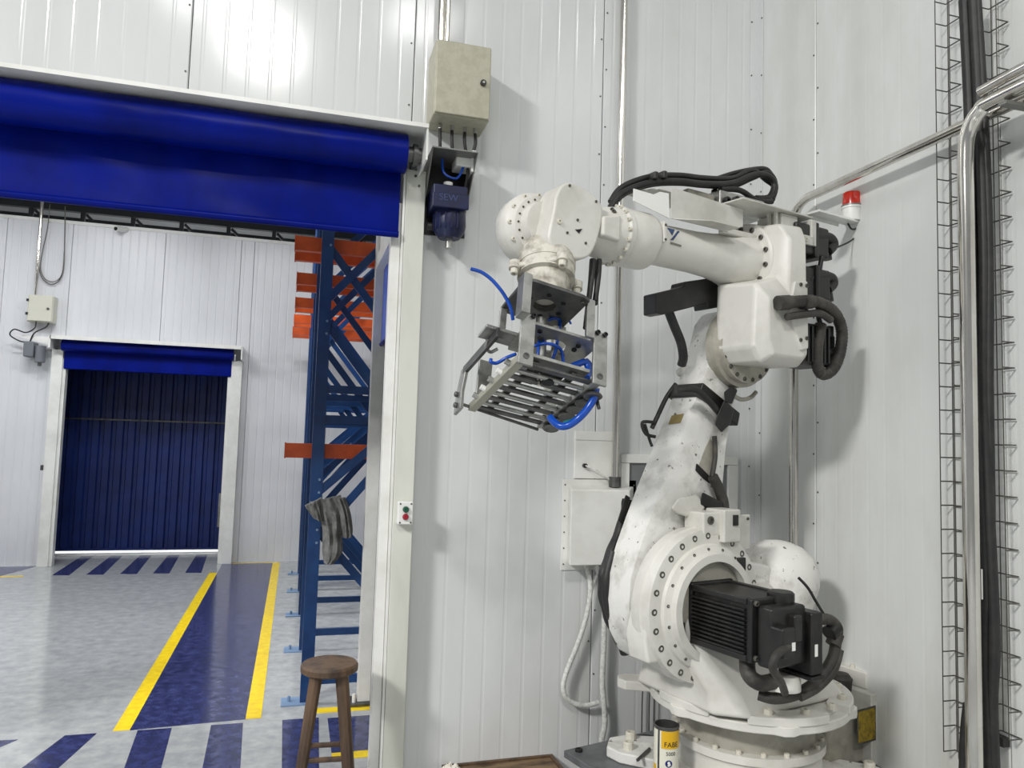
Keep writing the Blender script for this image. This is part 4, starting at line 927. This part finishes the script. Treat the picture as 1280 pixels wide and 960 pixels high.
# --- sheet metal carriers on top of the forearm, valve block, hoses
pt = [rv(*p, 0) for p in ((768, 248),)]
RBd(MB().loft([[V(u, v, z) for u, v in ((.64, -.07), (.56, .05), (.36, .05), (.36, -.12))] for z in (2.620, 2.625)]), 'cable_tray', rsheet, rb, .001)
RBd(MB().loft([[V(u, FV+.075+d, z) for u, z in ((.725, 2.53), (.725, 2.575), (.63, 2.572), (.60, 2.588), (.555, 2.59), (.55, 2.495))] for d in (0, .004)]), 'tray_side', whitepl, rb)
sd = [(.545, 2.495), (.545, 2.615), (.16, 2.60), (.16, 2.53), (.24, 2.505)]
RBd(MB().loft([[V(u, FV+.08+d, z) for u, z in sd] for d in (0, .004)]), 'carrier_side', rsheet, rb)
RBd(MB().loft([[V(u, v, z) for u, v in ((.54, FV+.08), (.25, FV+.08), (.25, FV+.15), (.40, FV+.15))] for z in (2.495, 2.499)]), 'carrier_wing', rsheet, rb)
pc = [ru(885, 258, .10)]
RBd(MB().loft([[V(u, v, z) for u, v in [tuple(rz(px, py, 2.612))[:2] for px, py in ((884, 261), (991, 281), (1016, 273), (929, 248))]] for z in (2.612, 2.618)]), 'carrier_plate', rsheet, rb, .001)
for v_ in (.10, .135): RBd(MB().bb(-.0, .012, v_, v_+.012, 2.50, 2.612), 'carrier_leg', rsheet, rb)
RBd(MB().bb(-.12, -.02, .02, .15, 2.50, 2.612), 'carrier_block', robot_m, rb, .006)
vb = RBd(MB().bb(-.07, .20, -.10, .02, 2.62, 2.70), 'valve_block', steel_b, rb, .006)
for k in range(5):
    bolt(V(.17-k*.055, .02, 2.655+.012*(k % 2)), VX, .017, .02, vb, blackm, RO)
    bolt(V(.17-k*.055, -.04, 2.70), Zx, .014, .02, vb, blackm, RO)
RBd(MB().bb(.21, .36, -.10, .0, 2.592, 2.68), 'manifold_box', robot_g, rb, .006)
for k, (dv, dz, r, end) in enumerate(((0, 0, .014, (935, 240)), (.035, .004, .013, (950, 250)), (-.035, .008, .013, (960, 243)), (.012, .028, .012, (968, 228)))):
    z_ = lambda p, v: rv(p[0], p[1], v)
    pts = [rv(763, 262, dv), rv(774, 246, dv), rv(792, 236, dv), rv(818, 229, dv), rv(850, 228, dv), rv(880, 231, dv-.02)]
    pts = [p+V(0, 0, dz) for p in pts]
    pts += [rv(915, 232-3*k, dv-.04), rv(940, 222-3*k, dv-.05), rv(958, 216+3*k, dv-.05), rv(968, 228+2*k, dv-.05), rv(962, 246, dv-.05), rv(945, 248, dv-.05)]
    hose('cable_hose', pts, r, black)
hose('cable_hose', [rv(886, 227, -.04), rv(915, 217, -.05), rv(945, 211, -.05), rv(960, 213, -.06), rv(970, 232, -.06), rv(966, 250, -.05)], .010, black)
hose('cable_hose', [rv(900, 236, .0), rv(925, 238, .0), rv(945, 250, .0), rv(965, 252, .0)], .012, black)
for p in ((808, 228), (819, 227)): RBd(MB().box(rv(*p, .0)+V(0, 0, .012), (.018, .12, .03)), 'cable_tie', blackm, rb, .004)
hose('cable_hose', [rv(742, 325, .06), rv(740, 345, .08), rv(736, 375, .09)], .010, black); hose('cable_hose', [rv(749, 325, .06), rv(748, 345, .08), rv(744, 376, .09)], .010, black)
# --- elbow motors at the back, with hose loop
for z, du, nme in ((2.52, .19, 'wrist_motor'), (2.34, .20, 'wrist_motor')):
    mtr = RBd(MB().bb(-.11-du, -.09, .03, .17, z-.065, z+.065), nme, blackm, rb, .012)
    RBd(MB().bb(-.115-du*.55, -.10-du*.5, .02, .18, z-.075, z+.075), 'motor_flange', blackm, mtr, .006)
    RBd(MB().cyl(V(-.05-du, .11, z+.03), V(-.05-du-.11, .13, z+.02), .026, n=16), 'plug', blackm, mtr)
    RBd(MB().cyl(V(-.13-du, .13, z+.03), V(-.135-du, .14, z-.06), .02, n=16), 'plug_tail', blackm, mtr)
hose('plug_boot', [rv(1005, 300, .15), rv(1022, 296, .15), rv(1036, 298, .15), rv(1041, 306, .15), rv(1034, 314, .15)], .024, black)
hose('plug_boot', [rv(1008, 350, .15), rv(1024, 346, .15), rv(1038, 347, .15), rv(1041, 355, .15), rv(1034, 362, .15)], .022, black)
mt3 = RBd(MB().bb(-.27, -.08, .04, .20, 1.985, 2.16), 'elbow_motor', blackm, rb, .015)
for k in range(6): RBd(MB().bb(-.25+k*.026, -.24+k*.026, .195, .207, 2.0, 2.145), 'cooling_fin', blackm, mt3)
RBd(MB().bb(-.34, -.27, .07, .17, 2.01, 2.13), 'encoder', blackm, mt3, .01)
hose('loop_hose', [rv(975, 378, .28), rv(1000, 377, .28), rv(1022, 378, .26), rv(1042, 390, .22), rv(1052, 412, .2), rv(1050, 440, .2), rv(1042, 460, .2), rv(1030, 468, .2), rv(1022, 458, .2), rv(1022, 430, .2), rv(1026, 405, .2)], lambda t: .0235+.0016*math.sin(t*420), k=16)
hose('loop_hose', [rv(984, 396, .28), rv(1005, 393, .28), rv(1025, 392, .26), rv(1038, 400, .24)], .015)
RBd(MB().cyl(rv(972, 379, .27), rv(986, 378, .28), .029, n=16), 'hose_fitting', hose_m, rb)
RBd(MB().cyl(rv(1003, 378, .28), rv(1014, 377, .27), .028, n=16), 'hose_fitting', hose_m, rb)
hose('elbow_cable', [rv(1032, 302, .14), rv(1028, 318, .16), rv(1024, 340, .16), rv(1022, 365, .16), rv(1024, 400, .16), rv(1034, 420, .16), rv(1034, 442, .16)], .010, black)
hose('elbow_cable', [rv(1040, 352, .13), rv(1034, 362, .15), rv(1030, 378, .15)], .012, black)
RBd(MB().box(rv(1036, 415, .17), (.03, .03, .05)), 'cable_connector', blackm, rb, .005)
RBd(MB().cyl(rv(1030, 444, .17), rv(1042, 440, .17), .018, n=14), 'cable_connector', blackm, rb)
# light bracket pieces on the elbow
RBd(MB().bb(-.19, -.07, .15, .18, 2.49, 2.53), 'bracket_bar', rsheet, rb, .004)
for u in (-.10, -.13): bolt(V(u, .18, 2.51), VX, .010, .006, rb, boltw_m, RO)
RBd(MB().bb(-.20, -.17, .10, .18, 2.49, 2.60), 'bracket_upright', rsheet, rb, .004)
# black arm bracket at left of the elbow
bk = [rv(*p, -.06) for p in ((812, 368), (846, 360), (847, 354), (889, 348), (889, 386), (876, 388), (875, 381), (820, 395), (812, 393))]
o = RBd(MB().loft([[V(p.x, v, p.z) for p in bk] for v in (-.10, -.02)]), 'cable_bracket', blackm, rb, .006)
hose('elbow_cable', [rv(836, 390, -.08), rv(843, 408, -.08), rv(851, 428, -.09), rv(854, 446, -.1), rv(852, 456, -.12)], .019, black)
RBd(MB().cyl(rv(850, 466, -.2), rv(856, 462, -.16), .02, n=12), 'arm_pin', robot_m, rb)

# ================================================================== WARNING BEACON on its arm
bc = empty('warning_beacon', (0, 0, 0)); BV = .1
c = rv(1065, 278, BV); wc = RB+RU*c.x+RVV*c.y+V(0, 0, c.z); bc.location = wc; bc.rotation_euler = (0, 0, RA+math.pi)
MB().lathe([(0, .040), (.01, .042), (.055, .042), (.058, .046), (.066, .046)], (0, 0, .004), Zx, 36).build('housing', whitepl, bc)
MB().lathe([(.0, .0455), (.012, .0455)], (0, 0, .066), Zx, 36).build('grey_ring', greybr, bc)
o = MB().lathe([(0, .041), (.052, .039), (.058, .036), (.060, .01)], (0, 0, .078), Zx, 36).build('lens', red_m, bc); o['label'] = 'orange-red lens'
MB().bb(-.085, .27, -.035, .03, -.006, .004).build('support_arm', trim_m, bc, bevel=.001)
MB().bb(.05, .27, -.036, -.032, -.02, .004).build('arm_edge', trim_m, bc)
MB().tube([V(-.02, 0, -.006), V(-.01, .01, -.03), V(.02, .01, -.035), V(.03, 0, -.01)], .004, 8).build('wire', black, bc)
MB().tube([p-c for p in (rv(1076, 282, BV), rv(1073, 292, BV), rv(1062, 302, BV), rv(1045, 310, .12), rv(1033, 318, .14))], .004, 8).build('wire', black, bc)
tag(bc, 'red and white warning beacon on a thin arm behind the robot elbow', 'beacon')

# ================================================================== GRIPPER
gr = empty('gripper_tool'); mm = Matrix((TA, TB, -TT)).transposed().to_4x4(); mm.translation = TO; gr.matrix_world = mm
def G(b, name, material=steel_b, parent=gr, bevel=.0015, seg=2, sm=30):
    for q in b.v: q.z = -q.z
    return b.build(name, material, parent, None, bevel, seg, sm)
def gb(p, axis, r, h, parent, material=None): return bolt((p[0], p[1], -p[2]), (axis[0], axis[1], -axis[2]), r, h, parent, material)
mp_ = G(MB().plate_hole(.12, .11, .038, .012, (0, 0, .0)), 'mounting_plate', steel_d)
G(MB().plate_hole(.10, .09, .038, .014, (0, 0, -.016)), 'adapter_plate', steel_d, mp_)
for k in range(6):
    a = math.pi*k/3+.3; gb((math.cos(a)*.066, math.sin(a)*.066, .012), (0, 0, 1), .009, .002, mp_, darkhole)
for sa in (-1, 1):
    for sb in (-1, 1): gb((sa*.10, sb*.085, .012), (0, 0, 1), .007, .008, mp_, bolt_m)
# legs
def leg(a, b, s0, s1, wa, wb, name='leg'): return G(MB().bb(a-wa/2, a+wa/2, b-wb/2, b+wb/2, s0, s1), name)
S2 = .105   # carrier plate level
lu = tb(398, 372, -.11)
leg(-.112, -.085, -.014, S2+.03, .03, .05, 'upper_leg'); leg(.135, -.075, -.012, S2+.03, .03, .014, 'upper_leg')
leg(-.112, .09, .012, S2+.03, .024, .014, 'upper_leg'); leg(.112, .09, .012, S2+.03, .03, .014, 'upper_leg')
ml, mr = tb(658, 425, -.055).x, tb(749, 447, -.055).x
s_l0, s_l1 = tb(660, 393, -.055).z, tb(657, 457, -.055).z
sr0, sr1 = tb(751, 417, -.055).z, tb(748, 482, -.055).z
for a, s0, s1 in ((ml, s_l0, s_l1), (mr, sr0, sr1)):
    L = G(MB().bb(a-.026, a+.026, -.063, -.052, s0, s1), 'front_leg', steel_b, bevel=.003)
    gb((a, -.063, s1-.03), (0, -1, 0), .011, .003, L, steel_d)
    for d in (-.014, .014): gb((a+d, -.063, s0+.008), (0, -1, 0), .0085, .012, L, blackm)
    L = G(MB().bb(a-.026, a+.026, .30, .311, s0, s1-.03), 'rear_leg', steel_b, bevel=.003)
sm_ = (s_l0+sr0)/2+.02
cp = G(MB().plate_hole((mr-ml)/2+.0, .10, .045, .010, ((ml+mr)/2+.01, .05, sm_)), 'carrier_plate', steel_b)
G(MB().bb(ml-.10, ml+.02, .05, .13, sm_-.004, sm_+.008), 'carrier_wing', steel_b, cp)
gb((ml+.08, .02, sm_+.01), (0, 0, 1), .009, .006, cp, bolt_m)
for a, b in ((mr-.05, .0), (mr-.05, .03), (ml+.05, .11), (ml+.06, -.02)): gb((a, b, sm_+.01), (0, 0, 1), .009, .006, cp, blackm)
# pneumatic cylinder in the centre
cy = G(MB().cyl((ml+.10, .05, .03), (ml+.10, .05, sm_+.10), .018, n=18), 'air_cylinder', steel_b, bevel=0)
G(MB().cyl((ml+.10, .05, sm_+.10), (ml+.10, .05, sm_+.17), .007, n=12), 'piston_rod', steel, cy, 0)
G(MB().cyl((ml+.15, .05, .05), (ml+.15, .05, sm_+.10), .014, n=18), 'air_cylinder', steel_b, bevel=0)
G(MB().bb(ml+.06, ml+.19, .02, .08, sm_+.095, sm_+.12), 'cylinder_block', blackm, bevel=.004)
G(MB().bb(ml+.07, ml+.12, .09, .15, sm_+.06, sm_+.12), 'valve', blackm, bevel=.004)
# jaw frame at the bottom
s3 = max(s_l1, sr1)-.025
al, ar = ml-.01, mr+.0
b0, b1 = -.05, .375
G(MB().bb(al-.014, al+.014, b0, b1, s3-.012, s3+.014), 'side_rail', mat('pale rail', srgb(168, 166, 152), .45, .4)); G(MB().bb(ar-.014, ar+.014, b0, b1, s3-.012, s3+.014), 'side_rail', steel_b)
nbars = 9
for k in range(nbars):
    b = b0+.03+k*(b1-b0-.05)/(nbars-1)
    if k % 2 == 0: G(MB().bb(al, ar, b-.012, b+.012, s3-.004, s3+.004), 'cross_bar', steel_d, bevel=.001)
    else: G(MB().cyl((al, b, s3+.002), (ar, b, s3+.002), .008, n=12), 'cross_rod', steel_b, bevel=0)
G(MB().bb(al+.05, al+.075, b0+.02, b1-.02, s3-.014, s3-.006), 'slide_bar', steel_d); G(MB().bb(ar-.085, ar-.06, b0+.02, b1-.02, s3-.014, s3-.006), 'slide_bar', steel_d)
G(MB().bb(al+.03, ar-.03, b0+.0, b0+.05, s3-.03, s3-.018), 'front_beam', steel_b)
G(MB().lathe([(0, .022), (.006, .022)], ((al+ar)/2+.0, b0+.09, s3+.004), (0, 0, 1), 24), 'round_hole_boss', darkhole, bevel=0)
for k in range(6):
    b = b0+.07+k*.062
    pad = G(MB().lathe([(0, .012), (.008, .029), (.014, .032), (.018, .027)], (ar+.022, b, s3+.012), (0, 0, 1), 24), 'finger_pad', steel_d, bevel=0)
    G(MB().cyl((ar+.008, b, s3-.008), (ar+.008, b, s3+.016), .006, n=10), 'pad_screw', bolt_m, pad, 0)
for k in range(5):
    b = b0+.06+k*.07
    G(MB().cyl((al-.03, b, s3-.01), (al-.008, b, s3-.004), .010, n=12), 'spacer', whitepl if k % 2 else steel_b, bevel=0)
# left bracket plate
lb = [(b1-.06, sm_+.01), (b1+.0, sm_+.01), (b1+.03, s3-.05), (b1+.03, s3+.03), (b1-.04, s3+.03), (b1-.03, s3-.04)]
G(MB().loft([[V(al-.045-d, b, s) for b, s in lb] for d in (0, .012)]), 'side_bracket', steel_b)
G(MB().bb(al-.057, al-.045, .04, b1-.02, sm_+.005, sm_+.04), 'bracket_arm', steel_d)
for p in ((b1+.005, s3-.04), (b1, s3+.005)): gb((al-.057, p[0], p[1]), (-1, 0, 0), .010, .012, gr, steel_d)
G(MB().cyl((al-.05, b1-.01, s3+.0), (ar, b1+.02, s3+.01), .006, n=10), 'tie_rod', steel_d, bevel=0)
G(MB().tube([tp(609, 425, sm_+.02), tp(608, 434, sm_+.03), tp(613, 440, sm_+.03), tp(622, 436, sm_+.02)], .006, 8), 'hook', steel_b, bevel=0)
# blue hoses
c2 = lambda x, y, s: tp(560+x/4, 320+y/4, s)
def bh(pts, r=.005, nme='air_hose', material=bluehose): G(MB().tube(pts, r, 8), nme, material, bevel=0, sm=60)
P2 = lambda x, y, b: tb(560+x/4, 320+y/4, b)
bh([P2(115, 65, -.02), P2(165, 80, -.02), P2(215, 115, -.02), P2(260, 165, -.02), P2(290, 210, -.01), P2(315, 265, .0), P2(325, 320, .02)], .0062)
bh([P2(460, 380, .03), P2(455, 420, .03), P2(450, 500, .03), P2(465, 520, .05)])
bh([P2(485, 380, .04), P2(480, 420, .03), P2(470, 440, .03)])
bh([P2(550, 390, .03), P2(545, 440, .03), P2(530, 500, .03), P2(510, 540, .05)], .006)
bh([P2(430, 450, -.0), P2(480, 438, -.02), P2(530, 445, -.02), P2(565, 470, .0), P2(575, 520, .02), P2(580, 570, .03)], .0055)
bh([P2(500, 320, .06), P2(540, 310, .05), P2(560, 330, .05), P2(550, 390, .04)], .006)
bh([P2(590, 335, .08), P2(605, 325, .08), P2(615, 340, .08)], .004)
bh([P2(340, 490, .05), P2(290, 510, .08), P2(245, 535, .1), P2(215, 530, .1), P2(215, 515, .1)], .006)
bh([P2(600, 560, .03), P2(650, 540, .04), P2(685, 530, .04), P2(700, 560, .04), P2(695, 610, .03)], .012)
bh([P2(690, 520, .06), P2(712, 550, .05), P2(705, 600, .05)], .009)
bh([P2(740, 660, .0), P2(730, 710, .02), P2(700, 760, .04), P2(655, 810, .06), P2(605, 845, .09), P2(560, 850, .11), P2(525, 825, .13), P2(510, 805, .14)], .013)
bh([P2(738, 680, .02), P2(718, 730, .04), P2(675, 785, .06), P2(625, 825, .09), P2(580, 838, .11)], .010, 'hose_sleeve', greenpart)
bh([P2(738, 690, .03), P2(755, 765, .03)], .006, 'cable_tail', black)
bh([P2(688, 360, -.02), P2(700, 250, -.0), P2(712, 140, .02), P2(720, 20, .04)], .010, 'cable_hose', black)
bh([P2(738, 240, -.0), P2(742, 140, .02), P2(748, 30, .04)], .008, 'cable_hose', black)
tag(gr, 'aluminium gripper with blue air hoses hanging from the robot wrist', 'gripper')

qa, qb = atz(797, 950, ZP+.052), atz(812, 936, ZP+.052)
hk = MB().cyl(qa, qb, .0065, n=8).build('hex_key', steel_d); tag(hk, 'short grey hex key lying on the white robot foot beside the can', 'tool')
# ================================================================== PAINT CAN on the pedestal
q = rv(834, 950, .0)
cc0 = RB+RU*.47+RVV*(.06)
# can stands in front of the base on the pedestal edge
pc_ = atz(832, 990, ZP); can = empty('paint_can', (pc_.x, pc_.y, ZP)); ang_c = math.atan2(CAM.y-pc_.y, CAM.x-pc_.x)
cr_ = .0455; ch = 0
ctop = onp(834, 905, (Vector((CAM.x-pc_.x, CAM.y-pc_.y, 0))).normalized(), pc_).z; ch = ctop-ZP
MB().lathe_open([(0, .001), (0, cr_), (ch, cr_), (ch, cr_-.002), (.01, cr_-.002), (.01, .001)], (0, 0, 0), Zx, 40).build('tin_body', steel_d, can)
MB().lathe_open([(ch-.006, cr_), (ch-.004, cr_+.003), (ch, cr_+.003), (ch+.001, cr_-.001)], (0, 0, 0), Zx, 40).build('rim', steel_d, can)
def wrap(a0, a1, z0, z1, r, material, name, k=14):
    b = MB(); out = []
    for rr2 in (r, r+.0006):
        out.append([V(math.cos(a)*rr2, math.sin(a)*rr2, z) for a, z in [(a0+(a1-a0)*i/k, z0) for i in range(k+1)]+[(a1+(a0-a1)*i/k, z1) for i in range(k+1)]])
    n = len(out[0])
    vs2 = out[0]+out[1]; fs2 = []
    for i in range(k):
        q4 = (i, i+1, n-2-i, n-1-i); fs2 += [q4, tuple(j+n for j in q4[::-1])]
    return MB().add(vs2, fs2).build(name, material, can, sm=0)
wrap(ang_c-.55, ang_c+1.7, .006, ch-.012, cr_+.0002, canw, 'paper_label', 24)
wrap(ang_c-1.9, ang_c-.75, .006, ch-.012, cr_+.0002, canw, 'paper_label', 16)
wrap(ang_c-.40, ang_c+1.6, ch-.075, ch-.012, cr_+.0012, cany, 'yellow_band', 20)
def wrap_text(txt, size, a_c, z_c, r, material, name):
    me = text_mesh(txt, size, .0003); me.materials.append(material)
    for v_ in me.vertices:
        a = a_c+v_.co.x/r; v_.co = V(math.cos(a)*(r+v_.co.z), math.sin(a)*(r+v_.co.z), z_c+v_.co.y)
    mesh_obj(name, me, can)
wrap_text('FABE', .026, ang_c+.42, ch-.060, cr_+.0024, blackpr, 'brand_lettering')
wrap_text('5000', .019, ang_c+.38, ch-.093, cr_+.0014, blackpr, 'number_lettering')
wrap_text('\u25CF', .03, ang_c+.22, ch-.125, cr_+.0014, navy, 'round_mark') if False else None
b = MB(); pts_ = [(math.cos(t)*.013, math.sin(t)*.013) for t in [2*math.pi*i/24 for i in range(24)]]
def onc(x, z, r): a = ang_c+.22+x/cr_; return V(math.cos(a)*r, math.sin(a)*r, z)
MB().loft([[onc(x, ch-.128+z, r) for x, z in pts_] for r in (cr_+.0004, cr_+.0016)]).build('round_mark', navy, can, sm=0)
MB().loft([[onc(x, ch-.128+z, r) for x, z in ((-.002, -.009), (.002, -.009), (.002, -.001), (.005, .001), (.004, .007), (0, .009), (-.004, .007), (-.005, .001), (-.002, -.001))] for r in (cr_+.001, cr_+.0022)]).build('mark_figure', whitepl, can, sm=0)
wrap(ang_c-1.3, ang_c-.9, ch-.16, ch-.14, cr_+.001, cany, 'yellow_patch', 8)
tag(can, 'open tin can with white and yellow label in front of the robot base', 'can')
